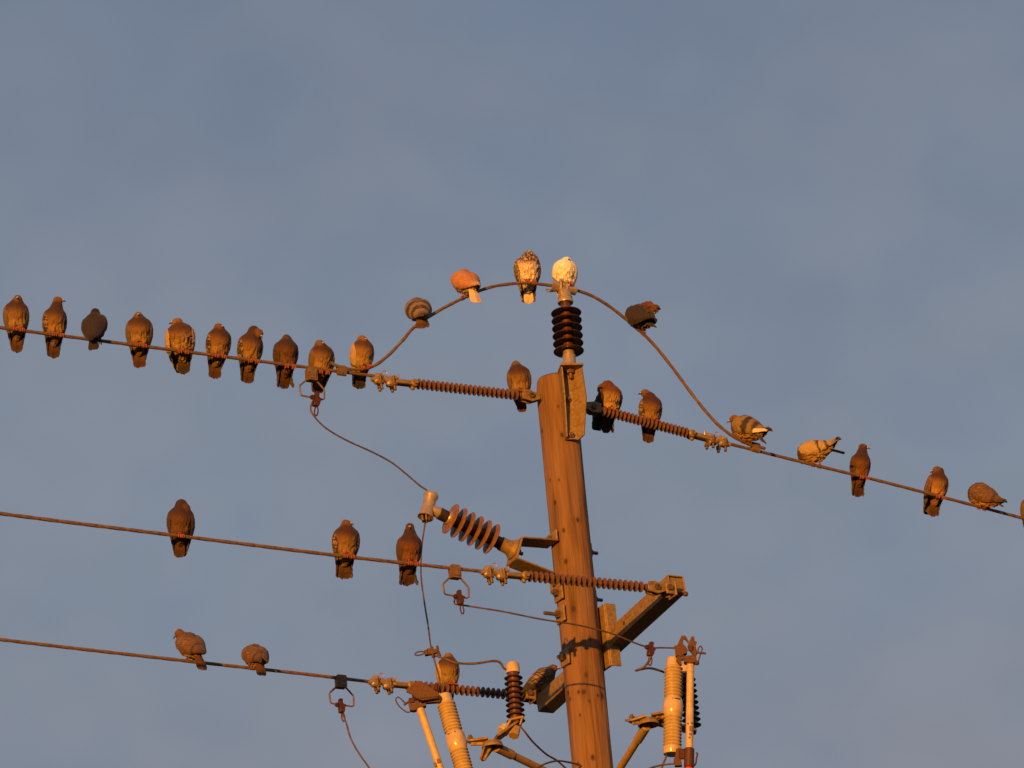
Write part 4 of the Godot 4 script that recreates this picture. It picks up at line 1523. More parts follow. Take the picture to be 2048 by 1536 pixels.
func wing_mesh(st: SurfaceTool, c: Vector3, X: Vector3, D: Vector3, A: Vector3, side: float, s: Dictionary, fat: float, splay: float, lift: float, seed_: int, s_ruffle: float) -> void:
	var ns := 44
	var nt := 22
	var pos := []
	for layer in 2:
		for i in ns + 1:
			var q := float(i) / ns
			var a := table(WING_A, q)
			var r := table(WING_R, q) * lerpf(fat, 1.0, smoothstep(0.5, 1.0, q))
			var f0 := deg_to_rad(table(WING_0, q))
			var f1 := deg_to_rad(table(WING_1, q))
			for j in nt + 1:
				var t := float(j) / nt
				var f := lerpf(f0, f1, t)
				var edge := pow(absf(t * 2.0 - 1.0), 4.0)
				var endw := smoothstep(0.0, 0.06, q) * smoothstep(1.0, 0.97, q)
				var out := 0.006 * (1.0 - edge) * endw - 0.0035
				# feather relief: rows of coverts in front, long flight feathers behind
				var cov := smoothstep(0.62, 0.50, q)
				var row := q * 15.0 + 0.5 * absf(fposmod(t * 11.0 + floorf(q * 15.0) * 0.5, 1.0) - 0.5)
				var scal := fposmod(row, 1.0)
				var lng := fposmod(t * 8.0 + q * 2.2, 1.0)
				var relief := (scal * cov + lng * (1.0 - cov)) * 0.0022
				if layer == 0:
					out += relief * (1.0 - edge) + (noise.get_noise_2d(q * 16.0 + seed_ * 3.0, t * 9.0) * 0.004 * maxf(s_ruffle - 1.0, 0.0)) * endw
				else:
					out -= 0.004 + 0.001 * (1.0 - edge)
				var rr := r + out + lift * 0.012 * smoothstep(0.1, 0.6, q) * smoothstep(0.8, 0.2, t)
				var tail_off := smoothstep(0.45, 1.0, q)
				var p := c + X * side * (rr * cos(f) + splay * 0.028 * tail_off * tail_off) + D * (0.004 + rr * sin(f) * 0.92 - splay * 0.034 * tail_off * tail_off) + A * (a + out * 0.3)
				pos.append(p)
	var row := nt + 1
	var lay := (ns + 1) * row
	var cen := []
	for i in ns + 1:
		var m := Vector3.ZERO
		for j in row:
			m += pos[i * row + j]
		cen.append(m / row)
	for layer in 2:
		for i in ns + 1:
			for j in row:
				var o := layer * lay + i * row + j
				var du: Vector3 = pos[layer * lay + mini(i + 1, ns) * row + j] - pos[layer * lay + maxi(i - 1, 0) * row + j]
				var dv: Vector3 = pos[layer * lay + i * row + mini(j + 1, nt)] - pos[layer * lay + i * row + maxi(j - 1, 0)]
				var n := du.cross(dv).normalized()
				var q := float(i) / ns
				var t := float(j) / nt
				var want := X * side * cos(deg_to_rad(lerpf(-30, 78, t))) + D * sin(deg_to_rad(lerpf(-30, 78, t)))
				if n.dot(want) < 0.0: n = -n
				if layer == 1: n = -n
				st.set_normal(n)
				st.set_color(wing_colour(q, t, s, seed_ + int(side) * 5) if layer == 0 else pick(s.underwing))
				st.add_vertex(pos[o])
	var flip := side > 0.0
	for layer in 2:
		for i in ns:
			for j in nt:
				var o := layer * lay + i * row + j
				wing_quad(st, o, o + 1, o + row + 1, o + row, flip == (layer == 0))
	for i in ns:
		for e in [0, nt]:
			var o: int = i * row + e
			wing_quad(st, o, o + row, o + row + lay, o + lay, flip == (e == 0))
	for j in nt:
		for e in [0, ns]:
			var o: int = e * row + j
			wing_quad(st, o, o + lay, o + 1 + lay, o + 1, flip == (e == 0))

func wing_quad(st: SurfaceTool, a: int, b: int, c: int, d: int, flip: bool) -> void:
	if flip:
		st.add_index(a); st.add_index(b); st.add_index(c); st.add_index(a); st.add_index(c); st.add_index(d)
	else:
		st.add_index(a); st.add_index(c); st.add_index(b); st.add_index(a); st.add_index(d); st.add_index(c)

func wing_colour(q: float, t: float, s: Dictionary, seed_: int) -> Color:
	var kind: String = s.kind
	var base := pick(s.wing)
	var dark := pick(s.bar)
	var mott := noise.get_noise_2d(q * 40.0 + seed_ * 9.0, t * 30.0)
	var col := base * (1.0 + 0.22 * mott)
	var cov := smoothstep(0.62, 0.50, q)
	var rowf := q * 15.0 + 0.5 * absf(fposmod(t * 11.0 + floorf(q * 15.0) * 0.5, 1.0) - 0.5)
	var scal := fposmod(rowf, 1.0)
	var lng := fposmod(t * 8.0 + q * 2.2, 1.0)
	# flight feathers are darker towards their tips and edged paler
	col = col.lerp(dark, smoothstep(0.66, 0.92, q) * 0.8)
	var slant := q + 0.10 * (t - 0.5)
	if kind == "bar" or kind == "pale":
		var b1 := smoothstep(0.030, 0.018, absf(slant - 0.47)) * smoothstep(0.80, 0.70, t)
		var b2 := smoothstep(0.036, 0.022, absf(slant - 0.62))
		if s.has("wide"):
			b1 = maxf(smoothstep(0.050, 0.036, absf(slant - 0.42)), smoothstep(0.03, 0.02, absf(slant - 0.28)) * smoothstep(0.6, 0.7, t))
			b2 = smoothstep(0.055, 0.04, absf(slant - 0.60))
		col = col.lerp(dark, maxf(b1, b2) * 0.95)
	elif kind == "check":
		var h := noise.get_noise_2d(floorf(rowf) * 17.3 + seed_, floorf(t * 11.0 + floorf(q * 15.0) * 0.5) * 13.7)
		var spot := smoothstep(0.35, 0.6, scal) * smoothstep(1.0, 0.85, scal)
		col = col.lerp(pick(s.spot_wing), spot * cov * clampf(0.55 + h * 1.6, 0, 1))
		col = col.lerp(dark, (1.0 - spot) * cov * 0.25)
		var b2 := smoothstep(0.04, 0.02, absf(slant - 0.64))
		col = col.lerp(dark, b2 * 0.8)
	elif kind == "pied":
		var sp := noise.get_noise_2d(q * 42.0 + seed_ * 5.0, t * 26.0)
		col = col.lerp(pick(s.spot_wing), smoothstep(0.0, 0.22, sp))
	if s.has("white_primary"):
		col = col.lerp(Color(0.72, 0.68, 0.62), smoothstep(0.60, 0.64, q) * smoothstep(0.90, 0.86, q) * smoothstep(0.32, 0.22, t) * 0.95)
	# edge shading is only the pale fringe of each feather
	var fringe := smoothstep(0.86, 0.97, scal) * cov + smoothstep(0.90, 0.98, lng) * (1.0 - cov)
	col = col.lerp(base * 1.5 + Color(0.02, 0.02, 0.02), fringe * 0.35)
	return Color(clampf(col.r, 0, 1), clampf(col.g, 0, 1), clampf(col.b, 0, 1))

func tail_mesh(st: SurfaceTool, c: Vector3, X: Vector3, D: Vector3, A: Vector3, s: Dictionary, fan: float, drop: float, length: float, seed_: int) -> void:
	var r2 := RandomNumberGenerator.new()
	r2.seed = seed_ + 40
	var root := c + D * 0.006 + A * -0.070
	var back := (-A * cos(drop) - D * sin(drop)).normalized()
	var up := X.cross(back).normalized()
	if up.dot(D) < 0: up = -up
	for k in 9:
		var w := (k - 4) / 4.0
		var ang := w * fan + r2.randf_range(-0.02, 0.02)
		var dir := (back * cos(ang) + X * sin(ang)).normalized()
		var sd := up.cross(dir).normalized()
		var ln := length * (1.0 - 0.05 * w * w) + r2.randf_range(-0.004, 0.002)
		var o := root + X * w * 0.008 + up * (0.0016 * (4.0 - absf(k - 4)) - 0.002)
		var rings := []
		for i in 10:
			var t := i / 9.0
			var wd := 0.0112 * sqrt(clampf(1.0 - pow(maxf(t - 0.80, 0.0) / 0.21, 2.0), 0.0, 1.0)) * lerpf(0.6, 1.0, smoothstep(0.0, 0.5, t))
			var m := o + dir * ln * t + up * 0.006 * sin(t * PI) * 0.3
			rings.append([m - sd * wd - up * 0.0012, m + up * 0.0014, m + sd * wd - up * 0.0012, m - up * 0.0010, t])
		for i in 9:
			for e in 4:
				var p0: Vector3 = rings[i][e]
				var p1: Vector3 = rings[i][(e + 1) % 4]
				var p2: Vector3 = rings[i + 1][(e + 1) % 4]
				var p3: Vector3 = rings[i + 1][e]
				var n := (p1 - p0).cross(p3 - p0).normalized()
				var mid: Vector3 = (rings[i][0] + rings[i][1] + rings[i][2] + rings[i][3]) * 0.25
				if n.dot((p0 + p1) * 0.5 - mid) < 0: n = -n
				var tcol := func(t: float) -> Color:
					var cc := pick(s.tail).lerp(pick(s.tail_band), smoothstep(0.58, 0.66, t) * smoothstep(0.97, 0.92, t))
					return cc * (1.0 + 0.15 * noise.get_noise_2d(t * 8.0, k * 11.0 + seed_))
				st.set_color(tcol.call((rings[i][4] + rings[i + 1][4]) * 0.5))
				quad(st, p0, p1, p2, p3, n, n, n, n)

func pigeon(q: Dictionary) -> void:
	var seed_: int = q.seed
	var s: Dictionary = scheme(q.col)
	var perch: Vector3 = q.at
	var yaw := deg_to_rad(q.yaw)
	var o := thing("pigeon", q.label, "pigeon", perch, "pigeons perched round the pole")
	o.rotation.y = yaw
	var inv := Basis(Vector3.UP, -yaw)
	var th := deg_to_rad(q.get("pitch", 62.0))
	var fat: float = q.get("fat", 1.0) * 0.80
	var size: float = q.get("size", 1.0)
	var wr: float = q.get("wr", WR)
	var bank := deg_to_rad(q.get("bank", ((seed_ * 37) % 11 - 5) * 1.1))
	var X := Vector3(cos(bank), sin(bank), 0)
	var A := Vector3(0, sin(th), cos(th))
	A = (A - X * X.dot(A)).normalized()
	var D := A.cross(X)
	var rise: float = q.get("rise", 0.028)
	var c = Vector3(0, wr + rise - 0.008, 0) + D * 0.052 * fat + A * q.get("ahead", 0.030)
	var L := func(x: float, d: float, a: float) -> Vector3: return c + X * x + D * d + A * a
	pa.clear(); pd.clear(); pq.clear(); pr.clear(); pe.clear(); pk.clear()
	# trunk
	prim(L.call(0, 0.002, -0.040), L.call(0, -0.002, 0.026), 0.043 * fat, 0.056 * fat, 0.02)
	prim(L.call(0, -0.012 * fat, 0.020), L.call(0, -0.008 * fat, 0.044), 0.049 * fat, 0.047 * fat, 0.02)
	prim(L.call(0, 0.022 * fat, -0.060), L.call(0, 0.020 * fat, 0.034), 0.034 * fat, 0.050 * fat, 0.022)
	prim(L.call(0, -0.016 * fat, -0.028), L.call(0, -0.004, -0.080), 0.037 * fat, 0.017, 0.02)
	prim(L.call(0, 0.006, -0.040), L.call(0, 0.006, -0.098), 0.034 * fat, 0.014, 0.02)
	for x in [-1.0, 1.0]:
		prim(L.call(x * 0.033 * fat, 0.004, 0.042), L.call(x * 0.020 * fat, 0.004, -0.03), 0.035 * fat, 0.032 * fat, 0.016)
	# thighs, in the trousers of belly feathers
	var ax: Vector3 = inv * q.axis
	if ax.x < 0: ax = -ax
	var feet := []
	for x in [-1.0, 1.0]:
		var f = ax * x * q.get("stance", 0.019) + Vector3(0, wr + 0.003, 0)
		feet.append(f)
		prim(L.call(x * 0.020, -0.026 * fat, -0.028), f + Vector3(0, 0.016, -0.004), 0.022, 0.0075, 0.016)
	neck_from = pa.size()
	# neck and head: offsets are right, up and towards the street from the middle of the body
	var ho: Vector3 = inv * (q.head as Vector3)
	var look: Vector3 = (inv * (q.look as Vector3)).normalized()
	var hc = c + ho
	var ch: Vector3 = L.call(0, 0.004, 0.044)
	var nm: Vector3 = ch.lerp(hc, 0.55) + (inv * (q.get("neck", Vector3.ZERO) as Vector3))
	prim(ch, nm, 0.044 * fat, 0.026, 0.016)
	prim(nm, hc, 0.0270, 0.0195, 0.012)
	prim(hc - look * 0.005, hc + look * 0.011, 0.0192, 0.0140, 0.008)
	var st := mb()
	body_mesh(st, c, X, D, A, s, q.get("ruffle", 1.0), seed_)
	var body := MeshInstance3D.new()
	body.mesh = st.commit()
	body.material_override = M.plumage
	body.name = "body"
	o.add_child(body)
	var splay: float = q.get("splay", 0.25)
	for x in [-1.0, 1.0]:
		st = mb()
		var sp := splay
		if q.has("splay_r") and x == signf(q.splay_side): sp = q.splay_r
		wing_mesh(st, c, X, D, A, x, s, fat * q.get("wing_out", 1.0), sp, q.get("lift", 0.0) if x == q.get("lift_side", 1.0) else 0.0, seed_, q.get("ruffle", 1.0))
		bird_part("wing", st, M.plumage, o)
	st = mb()
	tail_mesh(st, c, X, D, A, s, q.get("fan", 0.10), deg_to_rad(q.get("drop", 4.0)), q.get("tail_len", 0.096), seed_)
	bird_part("tail", st, M.plumage, o)
	# beak with its pale cere, eyes
	st = mb()
	var side := look.cross(Vector3.UP if absf(look.y) < 0.9 else Vector3(0, 0, 1)).normalized()
	var upv := side.cross(look)
	var b0 = hc + look * 0.022 - upv * 0.002
	tube(st, [b0, b0 + look * 0.010 - upv * 0.001, b0 + look * 0.018 - upv * 0.0045, b0 + look * 0.021 - upv * 0.008], [0.0050, 0.0042, 0.0026, 0.0008], 8)
	var beak := bird_part("beak", st, M.beak, o)
	st = mb()
	for x in [-1.0, 1.0]:
		ball(st, b0 + look * 0.005 + upv * 0.0032 + side * x * 0.002, 0.0034, 8)
	bird_part("cere", st, M.cere, beak)
	for x in [-1.0, 1.0]:
		st = mb()
		ball(st, hc + look * 0.009 + side * x * 0.0155 + upv * 0.004, 0.0040, 8)
		bird_part("eye", st, M.eye, o)
	# feet: three toes over the front of the perch and one behind
	var fwd := (Vector3(0, 0, 1) - ax * ax.z).normalized()
	var upp := ax.cross(fwd)
	if upp.y < 0: upp = -upp
	for f in feet:
		st = mb()
		var base: Vector3 = f - Vector3(0, wr + 0.003, 0)
		tube(st, [f + Vector3(0, 0.022, -0.005), f + Vector3(0, 0.004, 0)], 0.0042, 8)
		for k in 3:
			var toe := []
			var rad := []
			for i in 8:
				var t := i / 7.0
				var ang := lerpf(1.75, (-0.75 if wr < 0.02 else 0.5), t)
				toe.append(base + ax * (k - 1) * 0.0085 * minf(1.0, 0.35 + t * 1.3) + (fwd * cos(ang) + upp * sin(ang)) * (wr + 0.0032))
				rad.append(lerpf(0.0037, 0.0022, t))
			tube(st, toe, rad, 6)
		var hind := []
		for i in 6:
			var ang := lerpf(1.6, (3.4 if wr < 0.02 else 2.4), i / 5.0)
			hind.append(base + (fwd * cos(ang) + upp * sin(ang)) * (wr + 0.0032))
		tube(st, hind, 0.0030, 6)
		bird_part("foot", st, M.foot, o)
	if size != 1.0:
		o.scale = Vector3.ONE * size

func bird_part(called: String, st: SurfaceTool, m: Material, parent: Node3D) -> MeshInstance3D:
	var o := MeshInstance3D.new()
	o.mesh = st.commit()
	o.material_override = m
	o.name = called
	parent.add_child(o, true)
	return o

func scheme(called: String) -> Dictionary:
	if called == "bars":
		var s: Dictionary = schemes.bar.duplicate()
		s.wing = [0.22, 0.15, 0.085]
		s.wide = true
		return s
	if called == "bar2":
		var s: Dictionary = schemes.bar.duplicate()
		s.wing = [0.22, 0.15, 0.085]
		s.wide = true
		s.white_primary = true
		return s
	if called == "dark2" or called == "check2":
		var s: Dictionary = schemes[called.trim_suffix("2")].duplicate()
		for k in ["belly", "vent", "breast", "wing", "back"]:
			s[k] = [s[k][0] * 1.35, s[k][1] * 1.2, s[k][2] * 1.15]
		if s.has("spot_wing"):
			s.spot_wing = [0.24, 0.14, 0.07]
			s.wing = [0.12, 0.062, 0.034]
		return s
	return schemes[called]

var schemes := {
	"bar": {"kind": "bar", "belly": [0.26, 0.155, 0.045], "vent": [0.19, 0.112, 0.038], "back": [0.12, 0.085, 0.055], "breast": [0.13, 0.056, 0.02], "neck": [0.050, 0.017, 0.010], "head": [0.14, 0.078, 0.032], "wing": [0.13, 0.088, 0.052], "bar": [0.025, 0.018, 0.018], "underwing": [0.10, 0.08, 0.07], "tail": [0.105, 0.046, 0.02], "tail_band": [0.06, 0.026, 0.014]},
	"pale": {"kind": "pale", "belly": [0.30, 0.185, 0.055], "vent": [0.22, 0.135, 0.045], "back": [0.24, 0.175, 0.12], "breast": [0.19, 0.095, 0.034], "neck": [0.07, 0.026, 0.014], "head": [0.20, 0.115, 0.05], "wing": [0.40, 0.28, 0.14], "bar": [0.03, 0.02, 0.02], "underwing": [0.12, 0.1, 0.09], "tail": [0.06, 0.032, 0.018], "tail_band": [0.025, 0.016, 0.013]},
	"check": {"kind": "check", "belly": [0.24, 0.136, 0.038], "vent": [0.18, 0.10, 0.034], "back": [0.06, 0.035, 0.022], "breast": [0.12, 0.05, 0.018], "neck": [0.047, 0.016, 0.009], "head": [0.13, 0.064, 0.026], "wing": [0.040, 0.022, 0.014], "bar": [0.02, 0.014, 0.014], "spot_wing": [0.48, 0.34, 0.18], "underwing": [0.08, 0.06, 0.055], "tail": [0.10, 0.042, 0.018], "tail_band": [0.06, 0.026, 0.014]},
	"darkwing": {"kind": "plain", "belly": [0.36, 0.225, 0.075], "vent": [0.12, 0.08, 0.05], "back": [0.05, 0.035, 0.03], "breast": [0.27, 0.15, 0.05], "neck": [0.12, 0.036, 0.014], "head": [0.12, 0.05, 0.025], "wing": [0.025, 0.016, 0.013], "bar": [0.02, 0.015, 0.014], "underwing": [0.05, 0.04, 0.035], "tail": [0.05, 0.03, 0.022], "tail_band": [0.03, 0.02, 0.016]},
	"slate": {"kind": "plain", "belly": [0.0258, 0.0155, 0.0140], "vent": [0.0258, 0.0155, 0.0140], "back": [0.0192, 0.0135, 0.0155], "breast": [0.0186, 0.0105, 0.0105], "neck": [0.0120, 0.0060, 0.0070], "head": [0.0132, 0.0075, 0.0080], "wing": [0.0228, 0.0155, 0.0165], "bar": [0.0072, 0.0055, 0.0060], "underwing": [0.0186, 0.0140, 0.0140], "tail": [0.0318, 0.0155, 0.0110], "tail_band": [0.0186, 0.0095, 0.0075]},
	"dark": {"kind": "plain", "belly": [0.115, 0.05, 0.018], "vent": [0.09, 0.04, 0.016], "back": [0.045, 0.028, 0.021], "breast": [0.085, 0.031, 0.013], "neck": [0.038, 0.014, 0.009], "head": [0.07, 0.032, 0.016], "wing": [0.055, 0.03, 0.018], "bar": [0.03, 0.02, 0.019], "underwing": [0.06, 0.045, 0.04], "tail": [0.08, 0.032, 0.014], "tail_band": [0.045, 0.019, 0.010]},
	"red": {"kind": "pied", "belly": [0.34, 0.25, 0.20], "vent": [0.45, 0.37, 0.31], "back": [0.40, 0.13, 0.045], "breast": [0.40, 0.135, 0.05], "neck": [0.38, 0.12, 0.04], "head": [0.38, 0.12, 0.04], "wing": [0.42, 0.17, 0.07], "bar": [0.50, 0.40, 0.33], "spot_wing": [0.44, 0.24, 0.13], "underwing": [0.4, 0.3, 0.25], "tail": [0.72, 0.58, 0.44], "tail_band": [0.66, 0.50, 0.36]},
	"white": {"kind": "plain", "belly": [0.86, 0.83, 0.74], "vent": [0.8, 0.76, 0.68], "back": [0.8, 0.77, 0.7], "breast": [0.86, 0.83, 0.74], "neck": [0.86, 0.83, 0.74], "head": [0.86, 0.83, 0.74], "wing": [0.8, 0.76, 0.69], "bar": [0.72, 0.68, 0.6], "underwing": [0.6, 0.57, 0.52], "tail": [0.10, 0.08, 0.07], "tail_band": [0.08, 0.06, 0.05]},
	"pied": {"kind": "pied", "belly": [0.78, 0.66, 0.48], "vent": [0.55, 0.46, 0.38], "back": [0.07, 0.04, 0.03], "breast": [0.74, 0.62, 0.45], "neck": [0.075, 0.036, 0.02], "head": [0.07, 0.032, 0.018], "spot": [0.62, 0.53, 0.44], "wing": [0.050, 0.028, 0.020], "bar": [0.06, 0.042, 0.036], "spot_wing": [0.42, 0.31, 0.19], "underwing": [0.2, 0.16, 0.14], "tail": [0.78, 0.66, 0.5], "tail_band": [0.74, 0.62, 0.46]},
}

func bird(px: float, py: float, plane: float, slope: float, yaw: float, col: String, label: String, more := {}) -> void:
	var a := W(px - 12.0, py - 12.0 * slope, plane)
	var b := W(px + 12.0, py + 12.0 * slope, plane)
	var q := {"at": (a + b) * 0.5, "axis": (b - a).normalized(), "yaw": yaw, "col": col, "label": label, "seed": used.get("pigeon", 0) + 2,
		"head": Vector3(0.0, 0.086, 0.030), "look": Vector3(0.15, -0.05, 1.0)}
	q.merge(more, true)
	pigeon(q)

func build_pigeons() -> void:
	# the row on the upper left line
	bird(36, 660, 0.0, 0.13, 16, "bar", "leftmost pigeon of the top row, facing us with beak forward", {"head": Vector3(0.016, 0.082, 0.038), "look": Vector3(0.1, -0.2, 1), "pitch": 64})
	bird(115, 671, 0.0, 0.13, 26, "check", "pigeon with spotted wing, head raised in profile to the right, second in top row", {"head": Vector3(0.022, 0.112, 0.020), "look": Vector3(1, -0.15, 0.25), "pitch": 66, "splay": 0.4, "fat": 0.96})
	bird(194, 683, 0.0, 0.13, 172, "slate", "dark pigeon seen from behind in the top row", {"head": Vector3(0.004, 0.092, -0.022), "look": Vector3(-0.1, 0.1, -1), "pitch": 56, "fat": 1.02, "drop": 16, "tail_len": 0.105, "rise": 0.016, "splay": -0.25})
	bird(281, 692, 0.0, 0.13, 12, "bar", "fourth pigeon of top row, neck drawn in, beak towards us", {"head": Vector3(0.004, 0.078, 0.040), "look": Vector3(0.15, -0.15, 1), "fan": 0.15, "fat": 1.08})
	bird(365, 705, 0.0, 0.13, 8, "pale", "fifth pigeon of top row, head turned left, puffed pale wing", {"head": Vector3(-0.010, 0.084, 0.036), "look": Vector3(-1, -0.1, 0.35), "fat": 1.14, "ruffle": 2.4, "lift": 1.4, "lift_side": -1.0, "fan": 0.14})
	bird(440, 714, 0.0, 0.13, 22, "check", "sixth pigeon of top row with ragged spread tail", {"head": Vector3(0.010, 0.078, 0.038), "look": Vector3(0.8, -0.2, 0.7), "fan": 0.2, "splay": 0.1})
	bird(506, 724, 0.0, 0.13, 26, "check", "seventh pigeon of top row bowing its head to the right", {"head": Vector3(0.052, 0.066, 0.042), "look": Vector3(0.45, -0.8, 0.5), "neck": Vector3(-0.006, 0.030, 0.0), "splay": 0.5, "fat": 1.04})
	bird(579, 735, 0.0, 0.13, 28, "dark", "eighth pigeon of top row, dark breasted, wings drooping beside tail", {"head": Vector3(0.012, 0.078, 0.028), "look": Vector3(0.4, 0, -0.6), "splay": 1.0, "wing_out": 1.04})
	bird(647, 746, 0.0, 0.13, 24, "bar", "ninth pigeon of top row, perched above the hanging wire loop", {"head": Vector3(0.000, 0.076, 0.042), "look": Vector3(0.7, -0.25, 0.7), "lift": 0.8, "lift_side": 1.0, "fat": 1.03})
	bird(731, 736, 0.03, -0.25, 30, "pale", "pale grey pigeon with black wing bars at start of the jumper", {"head": Vector3(0.008, 0.076, 0.036), "look": Vector3(0.8, -0.3, 0.6), "splay": 0.6})
	# on the arching jumper
	bird(841, 647, 0.055, -0.72, 186, "bars", "grey pigeon hunched with back to us on the rising jumper", {"head": Vector3(0.006, 0.030, -0.085), "look": Vector3(-0.2, -0.9, -0.4), "pitch": 44, "fat": 1.08, "drop": 34, "tail_len": 0.090, "fan": 0.24, "ruffle": 1.4, "rise": 0.010, "splay": -0.3})
	bird(933, 593, 0.09, -0.5, 208, "red", "rusty red pigeon with whitish tail, hunched on the jumper", {"head": Vector3(-0.030, 0.036, -0.045), "look": Vector3(-0.6, -0.5, -0.5), "pitch": 40, "fat": 1.14, "drop": 30, "splay": -0.5, "ruffle": 1.8, "tail_len": 0.125, "fan": 0.13, "rise": 0.014})
	bird(1061, 566, 0.125, 0.03, 14, "pied", "brown and white mottled pigeon preening, beside the white one", {"head": Vector3(0.042, 0.050, 0.032), "look": Vector3(0.4, -0.8, -0.3), "neck": Vector3(-0.010, 0.034, -0.006), "fat": 1.12, "ruffle": 1.9, "splay": 0.6, "tail_len": 0.094})
	bird(1132, 571, 0.10, 0.1, 10, "white", "fluffy white pigeon perched on top of the post insulator", {"head": Vector3(0.018, 0.067, 0.030), "look": Vector3(0.3, -0.1, 0.8), "fat": 1.05, "ruffle": 1.5, "splay": -0.4, "drop": -18, "tail_len": 0.09, "wr": 0.016, "stance": 0.022, "rise": 0.016})
	bird(1282, 663, 0.08, 0.85, 212, "darkwing", "dark pigeon preening on the descending side of the jumper", {"head": Vector3(0.080, 0.030, 0.030), "look": Vector3(-0.1, -0.9, 0.35), "neck": Vector3(0.006, 0.026, 0.0), "pitch": 40, "fat": 1.16, "drop": 6, "splay": -0.3, "lift": 2.2, "lift_side": 1.0, "ruffle": 3.0, "tail_len": 0.09, "rise": 0.016})
	# beside the pole top
	bird(1044, 791, 0.0, 0.13, 8, "bar", "pigeon with black tail on the upper left insulator by the pole", {"head": Vector3(-0.012, 0.085, 0.020), "look": Vector3(-0.6, 0.1, -0.6), "wr": 0.024, "drop": -2, "tail_len": 0.09, "splay": -0.2})
	bird(1226, 829, 0.0, 0.27, 26, "darkwing", "pigeon preening its dark drooping wing just right of the pole", {"head": Vector3(-0.040, 0.056, 0.044), "look": Vector3(-0.5, -0.8, 0.2), "neck": Vector3(0.012, 0.026, 0.0), "wr": 0.024, "lift": 3.0, "lift_side": -1.0, "ruffle": 2.2, "splay": 0.9, "fat": 1.03, "rise": 0.022})
	bird(1308, 849, 0.0, 0.27, 22, "check", "pigeon with finely spotted wing on the upper right insulator", {"head": Vector3(-0.020, 0.094, 0.028), "look": Vector3(-0.9, -0.1, 0.5), "neck": Vector3(0.01, 0.0, 0.0), "wr": 0.024, "splay": 0.35, "rise": 0.022})
	# on the right line
	bird(1494, 886, 0.025, 0.4, 232, "bar2", "pigeon with dark wing bars and white feather, at the jumper's right foot", {"head": Vector3(-0.062, 0.066, 0.006), "look": Vector3(-0.9, -0.15, -0.2), "pitch": 36, "fat": 1.24, "drop": 22, "splay": -0.8, "ruffle": 3.2, "rise": 0.014, "tail_len": 0.10})
	bird(1634, 931, 0.0, 0.25, 248, "pale", "pigeon bent forward with tail and wingtips up, alone on right line", {"head": Vector3(-0.058, 0.004, -0.050), "look": Vector3(-0.3, -0.9, -0.3), "pitch": 2, "drop": 24, "splay": -0.8, "rise": 0.030, "ahead": 0.012, "fan": 0.10, "fat": 1.10, "tail_len": 0.11, "ruffle": 2.4})
	bird(1728, 957, 0.0, 0.25, 26, "dark2", "alert pigeon on right line, head high in profile to the right", {"head": Vector3(0.026, 0.108, 0.020), "look": Vector3(1, -0.25, 0.2), "splay": 0.7, "pitch": 60, "fat": 0.94, "size": 0.97})
	bird(1880, 996, 0.0, 0.25, 22, "check2", "pigeon tucking its bill leftwards into a raised wing on right line", {"head": Vector3(0.004, 0.088, 0.034), "look": Vector3(-0.9, -0.25, 0.3), "neck": Vector3(0.010, 0.012, 0), "lift": 1.8, "lift_side": -1.0, "splay": 0.6, "size": 0.97})
	bird(1965, 1017, 0.0, 0.25, 236, "check2", "round spotted pigeon with hidden head near the right edge", {"head": Vector3(-0.045, 0.010, -0.040), "look": Vector3(-0.3, -0.9, -0.2), "pitch": 42, "fat": 1.26, "drop": 0, "splay": -0.6, "ruffle": 2.4, "tail_len": 0.08, "rise": 0.008, "size": 0.95})
	bird(2071, 1044, 0.0, 0.25, 20, "bar", "pigeon cut off by the right edge of the photo", {"size": 0.97})
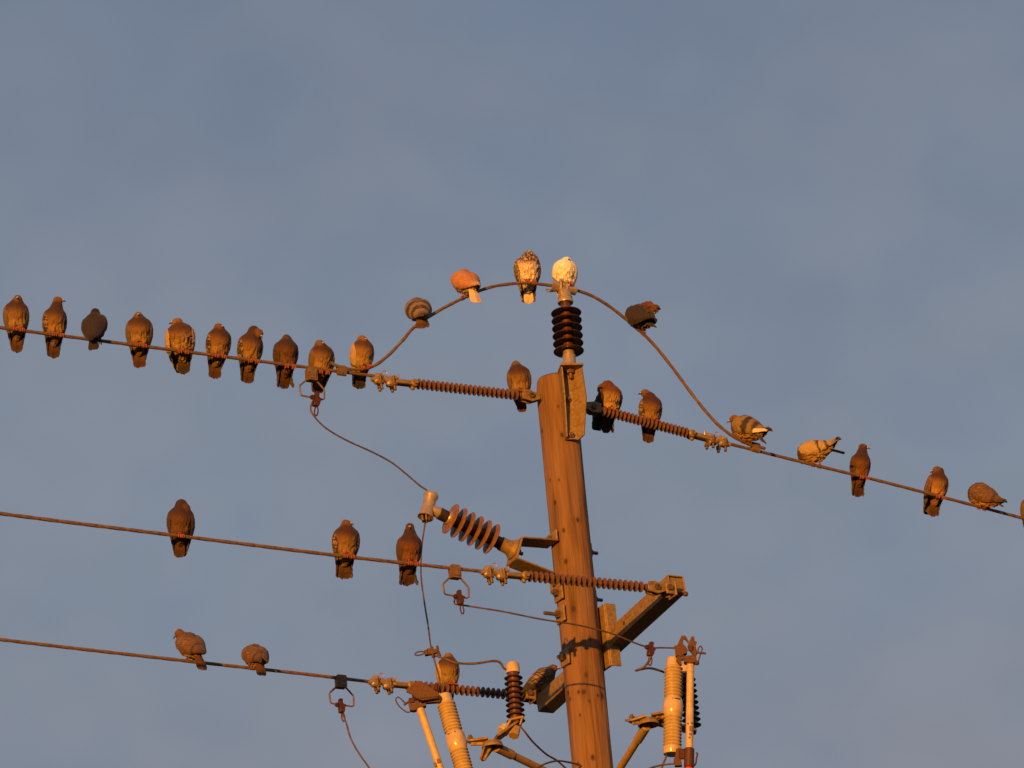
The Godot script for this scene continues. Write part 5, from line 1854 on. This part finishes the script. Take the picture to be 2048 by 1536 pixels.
	# on the middle line
	bird(361, 1073, 0.72, 0.125, 8, "dark", "dark pigeon preening alone at left on the middle line", {"head": Vector3(0.036, 0.060, 0.036), "look": Vector3(0.3, -0.9, 0.2), "neck": Vector3(-0.010, 0.034, 0.0), "stance": 0.006, "lift": 0.8, "lift_side": 1.0, "tail_len": 0.095, "fat": 1.06, "size": 0.95})
	bird(697, 1114, 0.72, 0.12, 20, "check", "pigeon with bright belly and fanned tail on the middle line", {"head": Vector3(0.010, 0.086, 0.034), "look": Vector3(0.9, -0.2, 0.5), "fan": 0.22, "splay": 0.8, "fat": 1.06})
	bird(826, 1129, 0.72, 0.12, 26, "dark2", "plain brown pigeon stretching its neck beside the hanging lead", {"head": Vector3(0.012, 0.112, 0.022), "look": Vector3(0.05, -0.3, 1), "fan": 0.2, "splay": 1.1, "pitch": 60, "fat": 1.0})
	# on the lowest line
	bird(383, 1321, -0.72, 0.12, 212, "check2", "brown speckled pigeon facing left on the lowest line", {"head": Vector3(-0.056, 0.082, -0.010), "look": Vector3(-0.7, -0.2, -0.5), "pitch": 40, "drop": 30, "splay": -0.2, "tail_len": 0.125, "fat": 1.12, "rise": 0.012, "ruffle": 1.6})
	bird(512, 1337, -0.72, 0.12, 204, "check2", "small round pigeon with hidden head on the lowest line", {"head": Vector3(-0.020, 0.020, -0.060), "look": Vector3(-0.3, -0.8, -0.4), "pitch": 34, "drop": 40, "tail_len": 0.11, "fat": 1.14, "size": 0.93, "rise": 0.006, "ruffle": 2.0})
	bird(903, 1377, -0.72, 0.12, 22, "pale", "pale pigeon with black wing bars on the lowest insulator", {"head": Vector3(0.012, 0.082, 0.020), "look": Vector3(0.7, 0, -0.6), "wr": 0.024, "splay": 0.4})
	# behind the crossarm
	var top := hit(1086, 1388, u, 0.145)
	pigeon({"at": top + Vector3(0, -0.012, 0), "axis": v, "yaw": 112.0, "col": "check", "label": "pigeon with spotted wing standing behind the crossarm's left end", "seed": 61,
		"head": Vector3(0.070, 0.070, -0.01), "look": Vector3(0.9, -0.15, 0.3), "pitch": 40, "drop": 2, "splay": -0.1, "fat": 1.02})
